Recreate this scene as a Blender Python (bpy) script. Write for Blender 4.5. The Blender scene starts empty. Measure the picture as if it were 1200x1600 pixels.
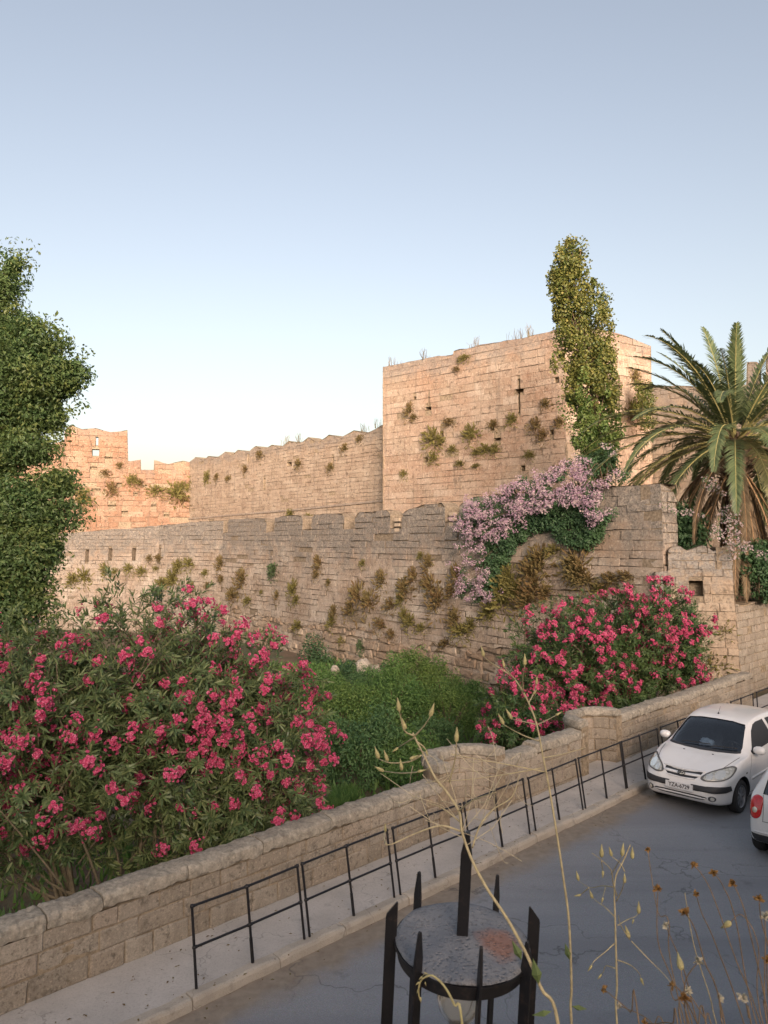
import bpy, bmesh, math, random
import numpy as np
from mathutils import Vector, Matrix, Euler
from mathutils.bvhtree import BVHTree
from mathutils.geometry import delaunay_2d_cdt
R = math.radians
scene = bpy.context.scene
COL = scene.collection
rng = np.random.default_rng(7)
random.seed(7)

# ---------------------------------------------------------------- camera maths
EYE = 5.15
PITCH = math.atan(48 / 1200)
FW = np.array([0, math.cos(PITCH), math.sin(PITCH)])
UPV = np.array([0, -math.sin(PITCH), math.cos(PITCH)])
def ray(px, py):
    return FW * 1200 + np.array([1.0, 0, 0]) * (px - 600) + UPV * (800 - py)
def at_z(px, py, z):
    d = ray(px, py); t = (z - EYE) / d[2]
    return np.array([0, 0, EYE]) + d * t
def at_y(px, py, y):
    d = ray(px, py); t = y / d[1]
    return np.array([0, 0, EYE]) + d * t

# ---------------------------------------------------------------- object helpers
def empty(name, loc=(0, 0, 0), rotz=0.0):
    o = bpy.data.objects.new(name, None); COL.objects.link(o)
    o.empty_display_size = 0.3
    o.location = loc; o.rotation_euler = (0, 0, rotz)
    return o
def tag(o, label=None, cat=None, group=None, kind=None):
    if label: o['label'] = label
    if cat: o['category'] = cat
    if group: o['group'] = group
    if kind: o['kind'] = kind
    return o
def thing(name, label, cat, loc=(0, 0, 0), rotz=0.0, group=None):
    return tag(empty(name, loc, rotz), label, cat, group)
def link(name, me, parent=None, mats=(), smooth=False, world=True):
    o = bpy.data.objects.new(name, me); COL.objects.link(o)
    for m in mats: me.materials.append(m)
    me.polygons.foreach_set('use_smooth', np.full(len(me.polygons), bool(smooth)))
    if parent is not None:
        o.parent = parent
        if world:      # mesh given in world coordinates: shift into the parent's frame
            M = Matrix.Translation(parent.location) @ parent.rotation_euler.to_matrix().to_4x4()
            me.transform(M.inverted())
    return o
def copy_tree(o, parent=None):
    c = o.copy(); COL.objects.link(c)
    c.parent = parent
    for ch in list(o.children): copy_tree(ch, c)
    return c

def np_mesh(name, V, loops, totals, mat_idx=None):
    V = np.asarray(V, dtype=np.float32); loops = np.asarray(loops, dtype=np.int32); totals = np.asarray(totals, dtype=np.int32)
    me = bpy.data.meshes.new(name)
    me.vertices.add(len(V)); me.vertices.foreach_set('co', V.ravel())
    me.loops.add(len(loops)); me.loops.foreach_set('vertex_index', loops)
    me.polygons.add(len(totals))
    st = np.zeros(len(totals), dtype=np.int32); st[1:] = np.cumsum(totals)[:-1]
    me.polygons.foreach_set('loop_start', st)
    me.polygons.foreach_set('loop_total', totals)
    if mat_idx is not None: me.polygons.foreach_set('material_index', np.asarray(mat_idx, dtype=np.int32))
    me.update(calc_edges=True)
    return me

class MB:
    """collects shapes into one mesh"""
    def __init__(s): s.v = []; s.f = []; s.m = []
    def add(s, V, F, mi=0):
        b = len(s.v); s.v += [tuple(map(float, p)) for p in V]
        s.f += [tuple(i + b for i in f) for f in F]; s.m += [mi] * len(F)
    def box(s, c, d, M=None, mi=0):
        V = [Vector((c[0] + sx * d[0] / 2, c[1] + sy * d[1] / 2, c[2] + sz * d[2] / 2)) for sx in (-1, 1) for sy in (-1, 1) for sz in (-1, 1)]
        if M is not None: V = [M @ p for p in V]
        s.add(V, [(0, 1, 3, 2), (4, 6, 7, 5), (0, 4, 5, 1), (2, 3, 7, 6), (0, 2, 6, 4), (1, 5, 7, 3)], mi)
    def tube(s, P, rad, n=6, mi=0, caps=True):
        P = [Vector(p) for p in P]
        if not hasattr(rad, '__len__'): rad = [rad] * len(P)
        V = []; F = []
        up = None
        for i, p in enumerate(P):
            t = (P[min(i + 1, len(P) - 1)] - P[max(i - 1, 0)])
            if t.length < 1e-9: t = Vector((0, 0, 1))
            t.normalize()
            if up is None: up = Vector((0, 0, 1)) if abs(t.z) < 0.9 else Vector((1, 0, 0))
            a = t.cross(up)
            if a.length < 1e-6: a = t.orthogonal()
            a.normalize(); b = a.cross(t); up = b
            for k in range(n):
                q = 2 * math.pi * k / n
                V.append(p + (a * math.cos(q) + b * math.sin(q)) * rad[i])
        for i in range(len(P) - 1):
            for k in range(n):
                F.append((i * n + k, i * n + (k + 1) % n, (i + 1) * n + (k + 1) % n, (i + 1) * n + k))
        if caps:
            F.append(tuple(range(n - 1, -1, -1))); F.append(tuple((len(P) - 1) * n + k for k in range(n)))
        s.add(V, F, mi)
    def lathe(s, prof, n=24, M=None, mi=0):
        V = []; F = []
        for r, z in prof:
            for k in range(n):
                q = 2 * math.pi * k / n
                V.append(Vector((r * math.cos(q), r * math.sin(q), z)))
        for i in range(len(prof) - 1):
            for k in range(n):
                F.append((i * n + k, i * n + (k + 1) % n, (i + 1) * n + (k + 1) % n, (i + 1) * n + k))
        if M is not None: V = [M @ p for p in V]
        s.add(V, F, mi)
    def prism(s, poly, z0, z1, M=None, mi=0):
        n = len(poly)
        V = [Vector((x, y, z0)) for x, y in poly] + [Vector((x, y, z1)) for x, y in poly]
        F = [tuple(range(n - 1, -1, -1)), tuple(range(n, 2 * n))] + [(i, (i + 1) % n, n + (i + 1) % n, n + i) for i in range(n)]
        if M is not None: V = [M @ p for p in V]
        s.add(V, F, mi)
    def build(s, name, mats, parent=None, smooth=False, world=True, sharp=None):
        me = bpy.data.meshes.new(name); me.from_pydata(s.v, [], s.f)
        me.polygons.foreach_set('material_index', s.m)
        me.update()
        if not isinstance(mats, (list, tuple)): mats = [mats]
        o = link(name, me, parent, mats, smooth, world)
        if sharp is not None: me.set_sharp_from_angle(angle=R(sharp))
        return o

def catmull(P, n=6):
    P = [Vector(p) for p in P]
    if len(P) < 3: return P
    out = []
    for i in range(len(P) - 1):
        a = P[max(i - 1, 0)]; b = P[i]; c = P[i + 1]; d = P[min(i + 2, len(P) - 1)]
        for k in range(n):
            t = k / n
            out.append(0.5 * ((2 * b) + (c - a) * t + (2 * a - 5 * b + 4 * c - d) * t * t + (-a + 3 * b - 3 * c + d) * t ** 3))
    out.append(P[-1])
    return out

# ---------------------------------------------------------------- numpy noise
def _h(ix, iy, iz):
    n = (ix * 374761393 + iy * 668265263 + iz * 1442695041 + 1013904223) & 0x7FFFFFFF
    n = ((n ^ (n >> 13)) * 1274126177) & 0x7FFFFFFF
    n = ((n ^ (n >> 16)) * 1103515245) & 0x7FFFFFFF
    return ((n ^ (n >> 15)) & 0xFFFF) / 65535.0
def vnoise(P):
    P = np.asarray(P, dtype=np.float64); i = np.floor(P).astype(np.int64); f = P - i; f = f * f * (3 - 2 * f)
    r = 0
    for dx in (0, 1):
        wx = f[..., 0] if dx else 1 - f[..., 0]
        for dy in (0, 1):
            wy = f[..., 1] if dy else 1 - f[..., 1]
            for dz in (0, 1):
                wz = f[..., 2] if dz else 1 - f[..., 2]
                r = r + wx * wy * wz * _h(i[..., 0] + dx, i[..., 1] + dy, i[..., 2] + dz)
    return r * 2 - 1
def fbm(P, o=3):
    P = np.asarray(P, dtype=np.float64); r = 0; a = 1.0
    for k in range(o):
        r = r + a * vnoise(P * (2 ** k) + 17.3 * k); a *= 0.5
    return r
def unit(v):
    v = np.asarray(v, dtype=np.float64)
    return v / np.maximum(np.linalg.norm(v, axis=-1, keepdims=True), 1e-9)

# ---------------------------------------------------------------- materials
class NT:
    def __init__(s, name):
        s.m = bpy.data.materials.new(name); s.m.use_nodes = True
        s.t = s.m.node_tree; s.t.nodes.clear()
        s.out = s.t.nodes.new('ShaderNodeOutputMaterial')
    def n(s, typ, props=None, **inp):
        nd = s.t.nodes.new(typ)
        for k, v in (props or {}).items(): setattr(nd, k, v)
        for k, v in inp.items():
            key = int(k[1:]) if k[0] == 'i' and k[1:].isdigit() else k.replace('_', ' ')
            sk = nd.inputs[key]
            if isinstance(v, bpy.types.NodeSocket): s.t.links.new(v, sk)
            elif isinstance(v, tuple) and len(v) == 3 and sk.type == 'RGBA': sk.default_value = (*v, 1)
            else: sk.default_value = v
        return nd
    def ramp(s, fac, stops, interp='LINEAR'):
        nd = s.t.nodes.new('ShaderNodeValToRGB'); e = nd.color_ramp.elements; nd.color_ramp.interpolation = interp
        while len(e) < len(stops): e.new(0.5)
        for k, (p, c) in enumerate(stops):
            e[k].position = p
            e[k].color = (c, c, c, 1) if not isinstance(c, tuple) else (*c, 1)
        s.t.links.new(fac, nd.inputs[0]); return nd.outputs[0]
    def noise(s, vec, scale, detail=3, rough=0.55, dist=0.0):
        nd = s.n('ShaderNodeTexNoise', Scale=scale, Detail=detail, Roughness=rough, Distortion=dist)
        if vec is not None: s.t.links.new(vec, nd.inputs['Vector'])
        return nd.outputs['Fac']
    def mix(s, fac, a, b, mode='MIX'):
        nd = s.n('ShaderNodeMix', dict(data_type='RGBA', blend_type=mode))
        for idx, v in ((0, fac), (6, a), (7, b)):
            if isinstance(v, bpy.types.NodeSocket): s.t.links.new(v, nd.inputs[idx])
            elif isinstance(v, tuple): nd.inputs[idx].default_value = (*v, 1)
            else: nd.inputs[idx].default_value = v
        return nd.outputs[2]
    def math(s, op, a, b=0.0, clamp=False):
        nd = s.n('ShaderNodeMath', dict(operation=op, use_clamp=clamp))
        for i, v in ((0, a), (1, b)):
            if isinstance(v, bpy.types.NodeSocket): s.t.links.new(v, nd.inputs[i])
            else: nd.inputs[i].default_value = v
        return nd.outputs[0]
    def bump(s, h, strength=0.5, dist=0.02, normal=None):
        nd = s.n('ShaderNodeBump', Strength=strength, Distance=dist, Height=h)
        if normal is not None: s.t.links.new(normal, nd.inputs['Normal'])
        return nd.outputs[0]
    def pos(s):
        return s.n('ShaderNodeNewGeometry').outputs['Position']
    def rnd(s):
        return s.n('ShaderNodeNewGeometry').outputs['Random Per Island']
    def done(s, sh):
        s.t.links.new(sh, s.out.inputs['Surface']); return s.m
    def pbr(s, color, rough=0.8, normal=None, **kw):
        p = s.n('ShaderNodeBsdfPrincipled')
        for k, v in dict(Base_Color=color, Roughness=rough, **kw).items():
            sk = p.inputs[k.replace('_', ' ')]
            if isinstance(v, bpy.types.NodeSocket): s.t.links.new(v, sk)
            elif isinstance(v, tuple): sk.default_value = (*v, 1)
            else: sk.default_value = v
        if normal is not None: s.t.links.new(normal, p.inputs['Normal'])
        return p.outputs[0]

def mat_leaf(name, stops, rough=0.55, trans=0.25, tint=(0.6, 0.9, 0.25)):
    t = NT(name); c = t.ramp(t.rnd(), stops)
    big = t.noise(t.pos(), 0.9, 2)
    c2 = t.mix(t.ramp(big, [(0.35, 0.0), (0.65, 0.45)]), c, (stops[-1][1][0] * 0.8, stops[-1][1][1] * 0.85, stops[-1][1][2] * 0.7))
    p = t.pbr(c2, rough, Specular_IOR_Level=0.35)
    tr = t.n('ShaderNodeBsdfTranslucent', Color=t.mix(0.5, c2, tint, 'MULTIPLY'))
    tr2 = t.n('ShaderNodeMixShader', i0=trans, i1=p, i2=tr.outputs[0])
    return t.done(tr2.outputs[0])
def mat_plain(name, col, rough=0.6, bump=0.0, scale=40, var=0.0, **kw):
    t = NT(name); nz = t.noise(t.n('ShaderNodeTexCoord').outputs['Object'], scale, 4)
    c = t.mix(t.ramp(nz, [(0.3, 0.0), (0.7, 1.0)]), tuple(x * (1 - var) for x in col), tuple(min(1, x * (1 + var)) for x in col))
    return t.done(t.pbr(c, rough, t.bump(nz, bump, 0.01) if bump else None, **kw))

def mat_stone(name, cols, lichen=0.0, liche_h=1.6, top_attr=True, patch=(0.33, 0.22, 0.14), patch_amt=0.35, bump_scale=1.0, lcol=((0.10, 0.095, 0.09), (0.24, 0.22, 0.2))):
    t = NT(name); P = t.pos()
    base = t.ramp(t.rnd(), [(i / (len(cols) - 1), c) for i, c in enumerate(cols)])
    n1 = t.noise(P, 0.55, 5, 0.6); n2 = t.noise(P, 3.5 * bump_scale, 6, 0.65); n3 = t.noise(P, 22 * bump_scale, 4, 0.7)
    c = t.mix(t.ramp(n1, [(0.38, 0.0), (0.66, patch_amt)]), base, patch)
    c = t.mix(t.ramp(n2, [(0.32, 0.9), (0.45, 0.0)]), c, tuple(x * 0.40 for x in cols[0]))
    c = t.mix(t.ramp(n3, [(0.35, 0.5), (0.55, 0.0), (0.75, 0.0)]), c, tuple(x * 0.5 for x in cols[0]))
    pm = t.ramp(t.noise(P, 0.8, 4, 0.6), [(0.42, 0.15), (0.6, 1.0)])
    pits = t.math('MULTIPLY', t.ramp(t.noise(P, 11 * bump_scale, 6, 0.75), [(0.52, 0.0), (0.64, 0.85)]), pm)
    c = t.mix(pits, c, tuple(x * 0.36 for x in patch))
    bl = t.math('MULTIPLY', t.ramp(t.noise(P, 2.6 * bump_scale ** .6, 6, 0.7), [(0.52, 0.0), (0.66, 0.6)]), pm)
    c = t.mix(bl, c, tuple(x * 0.62 for x in patch))
    c = t.mix(t.ramp(t.noise(P, 9 * bump_scale, 3, 0.6), [(0.55, 0.0), (0.72, 0.55)]), c, tuple(min(1, x * 1.25) for x in cols[-1]))
    # vertical run-off streaks
    mp = t.n('ShaderNodeMapping', Vector=P); mp.inputs['Scale'].default_value = (2.2, 2.2, 0.16)
    st = t.noise(mp.outputs[0], 1.6, 4, 0.6)
    c = t.mix(t.ramp(st, [(0.52, 0.0), (0.7, 0.4)]), c, (0.13, 0.11, 0.09))
    if lichen > 0:
        a = t.n('ShaderNodeAttribute', dict(attribute_name='below_top')).outputs['Fac']
        d = t.math('ADD', t.math('DIVIDE', a, liche_h), t.math('MULTIPLY', t.math('SUBTRACT', t.noise(P, 1.1, 5, 0.65), 0.5), 2.2))
        f = t.math('MULTIPLY', t.ramp(d, [(0.45, 1.0), (1.0, 0.0)]), lichen)
        f = t.math('MULTIPLY', f, t.ramp(t.noise(P, 5.0, 5, 0.7), [(0.36, 0.25), (0.52, 1.0)]))
        lc = t.ramp(t.noise(P, 14, 4, 0.7), [(0.35, lcol[0]), (0.65, lcol[1])])
        c = t.mix(f, c, lc)
    b = t.bump(n2, 0.6, 0.03 / bump_scale ** .5); b = t.bump(n3, 0.6, 0.014 / bump_scale ** .5, b)
    return t.done(t.pbr(c, 0.92, b, Specular_IOR_Level=0.15))

# ---------------------------------------------------------------- masonry
class VPlane:
    """vertical plane over the ground line A->B; u runs along it, w points to the viewer's side"""
    def __init__(s, A, B):
        s.A = np.array(A, float); s.B = np.array(B, float); d = s.B - s.A; s.L = np.linalg.norm(d); s.d = d / s.L; s.n = np.array([s.d[1], -s.d[0]])
    def hit(s, px, py):
        r = ray(px, py); t = np.dot(s.A, s.n) / (r[0] * s.n[0] + r[1] * s.n[1])
        q = np.array([0, 0, EYE]) + r * t
        return float(np.dot(q[:2] - s.A, s.d)), float(q[2])
    def at(s, u, z, w=0.0):
        q = s.A + s.d * u + s.n * w
        return np.array([q[0], q[1], z])
    def mapf(s, batter=0.0, z0=0.0):
        def f(u, z, w):
            w = w - batter * (z - z0)
            return np.stack([s.A[0] + s.d[0] * u + s.n[0] * w, s.A[1] + s.d[1] * u + s.n[1] * w, z], -1)
        return f
    def prof(s, pts): return sorted(s.hit(*p) for p in pts)

def lay_blocks(rg, u0, u1, zb, topf, ztop, ch, bl, holes, skip=0.02, chfun=None):
    out = []; z = zb; off = 0
    while z < ztop:
        a, b = chfun(z) if chfun else ch
        h = rg.uniform(a, b)
        ivs = [(u0, u1)]
        for (ha, hb, za, zb2, *_r) in holes:
            if z + h > za + 0.03 and z < zb2 - 0.03:
                nv = []
                for (p, q) in ivs:
                    if hb <= p or ha >= q: nv.append((p, q)); continue
                    if ha - p > 0.05: nv.append((p, ha))
                    if q - hb > 0.05: nv.append((hb, q))
                ivs = nv
        for (p, q) in ivs:
            u = p; first = True
            while u < q - 1e-4:
                l = rg.uniform(*bl) * (rg.uniform(0.4, 1.0) if first else 1.0); first = False
                if q - (u + l) < bl[0] * 0.6: l = q - u
                if rg.random() > skip: out.append((u, u + l, z, z + h))
                u += l
        z += h
    return np.array(out)

def masonry(name, mapf, u0, u1, zb, prof, mats, parent=None, ch=(0.3, 0.42), bl=(0.45, 0.95), gap=0.012, prot=0.025, holes=(), thick=1.0,
            seed=1, skip=0.015, jit=0.012, fine=0, namp=0.0, nscale=3.0, edge=0.025, core_w=-0.05, erode=None, ragged=0.05, rstep=0.25, chfun=None, ends=True, back=True, lip=-0.009):
    rg = np.random.default_rng(seed)
    pu = np.array([p[0] for p in prof]); pz = np.array([p[1] for p in prof])
    def topf(u):
        u = np.asarray(u, float)
        q = np.stack([u * 1.7, np.full_like(u, seed * 3.1), np.zeros_like(u)], -1)
        return np.interp(u, pu, pz) + ragged * fbm(q, 3) * 0.7
    ztop = pz.max() + ragged
    B = lay_blocks(rg, u0, u1, zb, topf, ztop, ch, bl, holes, skip, chfun)
    brk = [float(x) for i in range(len(pu) - 1) if abs(pz[i + 1] - pz[i]) > 1.5 * max(pu[i + 1] - pu[i], 1e-6) and abs(pz[i + 1] - pz[i]) > .25 for x in (pu[i], pu[i + 1])]
    zlo = pz.min() - .1
    for x in brk:         # stones end where the crest steps up or down
        m_ = (B[:, 0] < x - .015) & (B[:, 1] > x + .015) & (B[:, 3] > zlo)
        L_ = B[m_].copy(); R_ = B[m_].copy(); L_[:, 1] = x; R_[:, 0] = x; B = np.concatenate([B[~m_], L_, R_])
    uc = (B[:, 0] + B[:, 1]) / 2
    B = B[(B[:, 2] < topf(uc) - 0.06)]; uc = (B[:, 0] + B[:, 1]) / 2
    nb = len(B)
    kn = [0.0, 0.0, 1.0, 1.0] if not fine else [0.0] + list(np.linspace(0, 1, fine + 1)) + [1.0]
    K = len(kn)
    lu = (B[:, 1] - B[:, 0])[:, None]; lz = (B[:, 3] - B[:, 2])[:, None]
    def knots(l):
        e = np.minimum(edge, l * 0.2)
        k = np.zeros((nb, K)); ks = np.array(kn)
        k[:] = gap + (l - 2 * gap) * 0
        inner = ks[1:-1]
        k[:, 0] = gap / l[:, 0]; k[:, -1] = 1 - gap / l[:, 0]
        k[:, 1:-1] = (gap + e) / l + (1 - 2 * (gap + e) / l) * inner[None, :]
        return k
    su = knots(lu); sz = knots(lz)
    jc = rg.normal(0, jit, (nb, 2, 2, 2))
    U = B[:, 0][:, None, None] + lu[:, :, None] * su[:, :, None] + 0 * sz[:, None, :]
    Z = B[:, 2][:, None, None] + lz[:, :, None] * sz[:, None, :] + 0 * su[:, :, None]
    a = su[:, :, None]; b = sz[:, None, :]
    for c in (0, 1):
        J = (jc[:, 0, 0, c][:, None, None] * (1 - a) * (1 - b) + jc[:, 1, 0, c][:, None, None] * a * (1 - b) + jc[:, 0, 1, c][:, None, None] * (1 - a) * b + jc[:, 1, 1, c][:, None, None] * a * b)
        if c == 0: U = U + J
        else: Z = Z + J
    W = np.full((nb, K, K), 0.0)
    pr = rg.normal(0, prot * 0.6, nb) + prot * 0.4
    if erode is not None:
        er = erode(uc, (B[:, 2] + B[:, 3]) / 2)
        hit = rg.random(nb) < er
        pr[hit] -= rg.uniform(0.5, 1.0, hit.sum()) * (abs(core_w) * 0.9)
    tilt = rg.normal(0, prot * 0.2, (nb, 2))
    W[:, 1:-1, 1:-1] = (pr[:, None, None] + tilt[:, 0][:, None, None] * (a - 0.5) * 2 + tilt[:, 1][:, None, None] * (b - 0.5) * 2)[:, 1:-1, 1:-1]
    if namp:
        q = np.stack([U * nscale, Z * nscale, np.full_like(U, seed * 1.7)], -1)
        nz = fbm(q, 4) * namp
        W[:, 1:-1, 1:-1] += nz[:, 1:-1, 1:-1]
    W[:, 0, :] = W[:, -1, :] = W[:, :, 0] = W[:, :, -1] = (np.minimum(pr, 0) + lip)[:, None]
    T = topf(U)
    Z = np.minimum(Z, T)
    V = mapf(U.ravel(), Z.ravel(), W.ravel())
    below = (T - Z).ravel()
    idx = np.arange(nb * K * K).reshape(nb, K, K)
    quads = np.stack([idx[:, :-1, :-1], idx[:, 1:, :-1], idx[:, 1:, 1:], idx[:, :-1, 1:]], -1).reshape(-1, 4)
    # core: front sheet with openings, top, ends, back
    cv = []; cf = []; cb = []
    us = list(np.arange(u0, u1, rstep)) + [u1]
    us += list(pu)
    for h in holes: us += [h[0], h[1]]
    us = sorted(set(round(float(x), 4) for x in us if u0 <= x <= u1))
    def P(u, z, w):
        cv.append((u, z, w)); cb.append(float(topf(u)) - z); return len(cv) - 1
    for a0, a1 in zip(us[:-1], us[1:]):
        if a1 - a0 < 1e-4: continue
        t0, t1 = float(topf(a0)), float(topf(a1)); mid = (a0 + a1) / 2
        cuts = sorted([h for h in holes if h[0] <= mid <= h[1]], key=lambda h: h[2])
        lo = zb
        segs = []
        for h in cuts: segs.append((lo, lo, h[2], h[2])); lo = h[3]
        segs.append((lo, lo, t0, t1))
        for (l0, l1, h0, h1) in segs:
            h0 = min(h0, t0); h1 = min(h1, t1)
            if h0 - l0 < 0.005 and h1 - l1 < 0.005: continue
            cf.append((P(a0, l0, core_w), P(a1, l1, core_w), P(a1, h1, core_w), P(a0, h0, core_w)))
            if back: cf.append((P(a1, l1, -thick), P(a0, l0, -thick), P(a0, h0, -thick), P(a1, h1, -thick)))
        cf.append((P(a0, t0, 0.01), P(a1, t1, 0.01), P(a1, t1, -thick), P(a0, t0, -thick)))
        cf.append((P(a0, t0 - .03, core_w), P(a1, t1 - .03, core_w), P(a1, t1, 0.01), P(a0, t0, 0.01)))
    for h in holes:
        dep = h[4] if len(h) > 4 and h[4] else thick
        A0, A1, Z0, Z1 = h[:4]; w0 = 0.0; w1 = -dep
        cf.append((P(A0, Z0, w0), P(A0, Z0, w1), P(A0, Z1, w1), P(A0, Z1, w0)))
        cf.append((P(A1, Z0, w1), P(A1, Z0, w0), P(A1, Z1, w0), P(A1, Z1, w1)))
        cf.append((P(A0, Z0, w1), P(A0, Z0, w0), P(A1, Z0, w0), P(A1, Z0, w1)))
        cf.append((P(A0, Z1, w0), P(A0, Z1, w1), P(A1, Z1, w1), P(A1, Z1, w0)))
        if len(h) > 4 and h[4]: cf.append((P(A0, Z0, w1), P(A1, Z0, w1), P(A1, Z1, w1), P(A0, Z1, w1)))
    if ends:
        for e in (u0, u1):
            te = float(topf(e)); cf.append((P(e, zb, 0.0), P(e, te, 0.0), P(e, te, -thick), P(e, zb, -thick)))
    cv = np.array(cv); n0 = len(V)
    V2 = mapf(cv[:, 0], cv[:, 1], cv[:, 2])
    quads = np.concatenate([quads, np.array(cf) + n0])
    mi = np.zeros(len(quads), int); mi[-len(cf):] = 1
    me = np_mesh(name, np.concatenate([V, V2]), quads.ravel(), np.full(len(quads), 4), mi)
    at = me.attributes.new('below_top', 'FLOAT', 'POINT')
    at.data.foreach_set('value', np.concatenate([below, np.array(cb)]).astype(np.float32))
    return link(name, me, parent, mats)

# ---------------------------------------------------------------- leaves
LANCE = (np.array([(0, 0, 0), (.3, -.5, .03), (.3, .5, .03), (.7, -.42, .01), (.7, .42, .01), (1, 0, -.08)]), [(0, 1, 2), (1, 3, 4, 2), (3, 5, 4)])
OVATE = (np.array([(0, 0, 0), (.5, -.5, .08), (1, 0, -.06), (.5, .5, .08)]), [(0, 1, 2), (0, 2, 3)])
STRAP = (np.array([(0, -.35, 0), (0, .35, 0), (.55, -.5, .02), (.55, .5, .02), (1, 0, -.12)]), [(0, 2, 3, 1), (2, 4, 3)])
def _rose():
    V = []; F = []
    for ring, (n, r, z, w) in enumerate(((6, 1.0, .25, .62), (5, .62, .55, .5))):
        for k in range(n):
            a = 2 * math.pi * (k + .5 * ring) / n; c, s = math.cos(a), math.sin(a); b = len(V)
            V += [(0.05 * c, 0.05 * s, 0), (r * .6 * c - w * s * .8, r * .6 * s + w * c * .8, z * .75), (r * c, r * s, z), (r * .6 * c + w * s * .8, r * .6 * s - w * c * .8, z * .75)]
            F.append((b, b + 3, b + 2, b + 1))
    return np.array(V) * (0.5, 0.5, 0.5), F
ROSE = _rose()
def _star():
    V = []; F = []
    for k in range(5):
        a = 2 * math.pi * k / 5; c, s = math.cos(a), math.sin(a); b = len(V); w = .3
        V += [(0, 0, -.2), (.6 * c - w * s, .6 * s + w * c, .1), (1 * c, 1 * s, .02), (.6 * c + w * s, .6 * s - w * c, .1)]
        F.append((b, b + 3, b + 2, b + 1))
    return np.array(V) * .5, F
STAR = _star()
def scatter(name, Pn, D, N, L, Wd, templ, mats, parent=None, mat_idx=None, smooth=False):
    """one mesh of many small leaves / petals"""
    Pn = np.asarray(Pn); n = len(Pn); D = unit(D); S = unit(np.cross(N, D)); Nn = np.cross(D, S)
    T, F = templ; k = len(T)
    L = np.broadcast_to(np.asarray(L, float), (n,)); Wd = np.broadcast_to(np.asarray(Wd, float), (n,))
    V = (Pn[:, None, :] + D[:, None, :] * (T[None, :, 0] * L[:, None])[..., None] + S[:, None, :] * (T[None, :, 1] * Wd[:, None])[..., None]
         + Nn[:, None, :] * (T[None, :, 2] * L[:, None])[..., None]).reshape(-1, 3)
    fl = np.array([i for f in F for i in f]); tot = np.array([len(f) for f in F])
    loops = (fl[None, :] + (np.arange(n) * k)[:, None]).ravel()
    mi = None if mat_idx is None else np.repeat(mat_idx, len(F))
    me = np_mesh(name, V, loops, np.tile(tot, n), mi)
    return link(name, me, parent, mats if isinstance(mats, (list, tuple)) else [mats], smooth)
def rdir(n, rg=rng):
    return unit(rg.normal(size=(n, 3)))
# ---------------------------------------------------------------- stone kinds
W1 = [(0.33, 0.255, 0.19), (0.39, 0.315, 0.24), (0.44, 0.36, 0.285), (0.37, 0.285, 0.215), (0.48, 0.405, 0.325)]
M_tower = mat_stone('tower_stone', W1, lichen=0.55, liche_h=1.2, patch=(0.34, 0.20, 0.13), patch_amt=0.55)
M_red_glow_stone = mat_stone('reddish_glow_stone', [(0.275, 0.18, 0.125), (0.325, 0.22, 0.155), (0.365, 0.26, 0.19), (0.295, 0.195, 0.135), (0.385, 0.29, 0.215)], lichen=0.3, liche_h=1.0, patch=(0.26, 0.125, 0.07), patch_amt=0.6)  # redder stone, with the low sun's orange glow also put into its colour
M_curtain = mat_stone('curtain_stone', [(0.33, 0.265, 0.2), (0.40, 0.325, 0.25), (0.44, 0.37, 0.29), (0.36, 0.29, 0.22)], lichen=0.5, liche_h=0.8, patch=(0.30, 0.21, 0.15), patch_amt=0.4)
M_outer = mat_stone('outer_stone', [(0.34, 0.29, 0.235), (0.41, 0.355, 0.295), (0.45, 0.395, 0.335), (0.38, 0.315, 0.255), (0.48, 0.43, 0.36)], lichen=0.92, liche_h=3.0, patch=(0.25, 0.175, 0.12), patch_amt=0.7, lcol=((0.075, 0.07, 0.064), (0.26, 0.24, 0.21)))
M_rubble = mat_stone('rubble_stone', [(0.27, 0.215, 0.165), (0.37, 0.30, 0.225), (0.42, 0.36, 0.29), (0.31, 0.25, 0.19)], patch=(0.24, 0.155, 0.095), patch_amt=0.6)
M_back_shaded = mat_stone('inner_stone_shaded', [(0.19, 0.16, 0.125), (0.235, 0.2, 0.16), (0.26, 0.225, 0.18)], lichen=0.6, liche_h=2.0)  # stone darkened to carry the shade on the wall behind the palm
M_turret = mat_stone('turret_stone', [(0.30, 0.25, 0.19), (0.37, 0.31, 0.235), (0.41, 0.34, 0.26), (0.34, 0.265, 0.19)], lichen=0.95, liche_h=1.7, lcol=((0.11, 0.105, 0.098), (0.28, 0.265, 0.24)))
M_parapet = mat_stone('parapet_stone', [(0.285, 0.25, 0.20), (0.34, 0.30, 0.245), (0.385, 0.345, 0.285), (0.31, 0.27, 0.215), (0.39, 0.33, 0.265)], patch=(0.25, 0.2, 0.145), patch_amt=0.5, bump_scale=3.0)
M_coping = mat_stone('coping_stone', [(0.31, 0.275, 0.225), (0.375, 0.335, 0.275), (0.42, 0.375, 0.31)], lichen=0.6, liche_h=9.0, patch=(0.2, 0.175, 0.145), patch_amt=0.6, bump_scale=3.0, lcol=((0.17, 0.155, 0.125), (0.47, 0.43, 0.35)))
def mortar(name, col):
    t = NT(name); P = t.pos()
    n = t.noise(P, 9, 5, 0.7)
    c = t.mix(t.ramp(n, [(0.35, 0.0), (0.65, 1.0)]), tuple(x * 0.45 for x in col), col)
    return t.done(t.pbr(c, 0.95, t.bump(n, 0.7, 0.03), Specular_IOR_Level=0.1))
M_mortar = mortar('mortar', (0.36, 0.29, 0.205))
M_mortar_dark = mortar('dark_mortar', (0.28, 0.23, 0.17))

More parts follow.
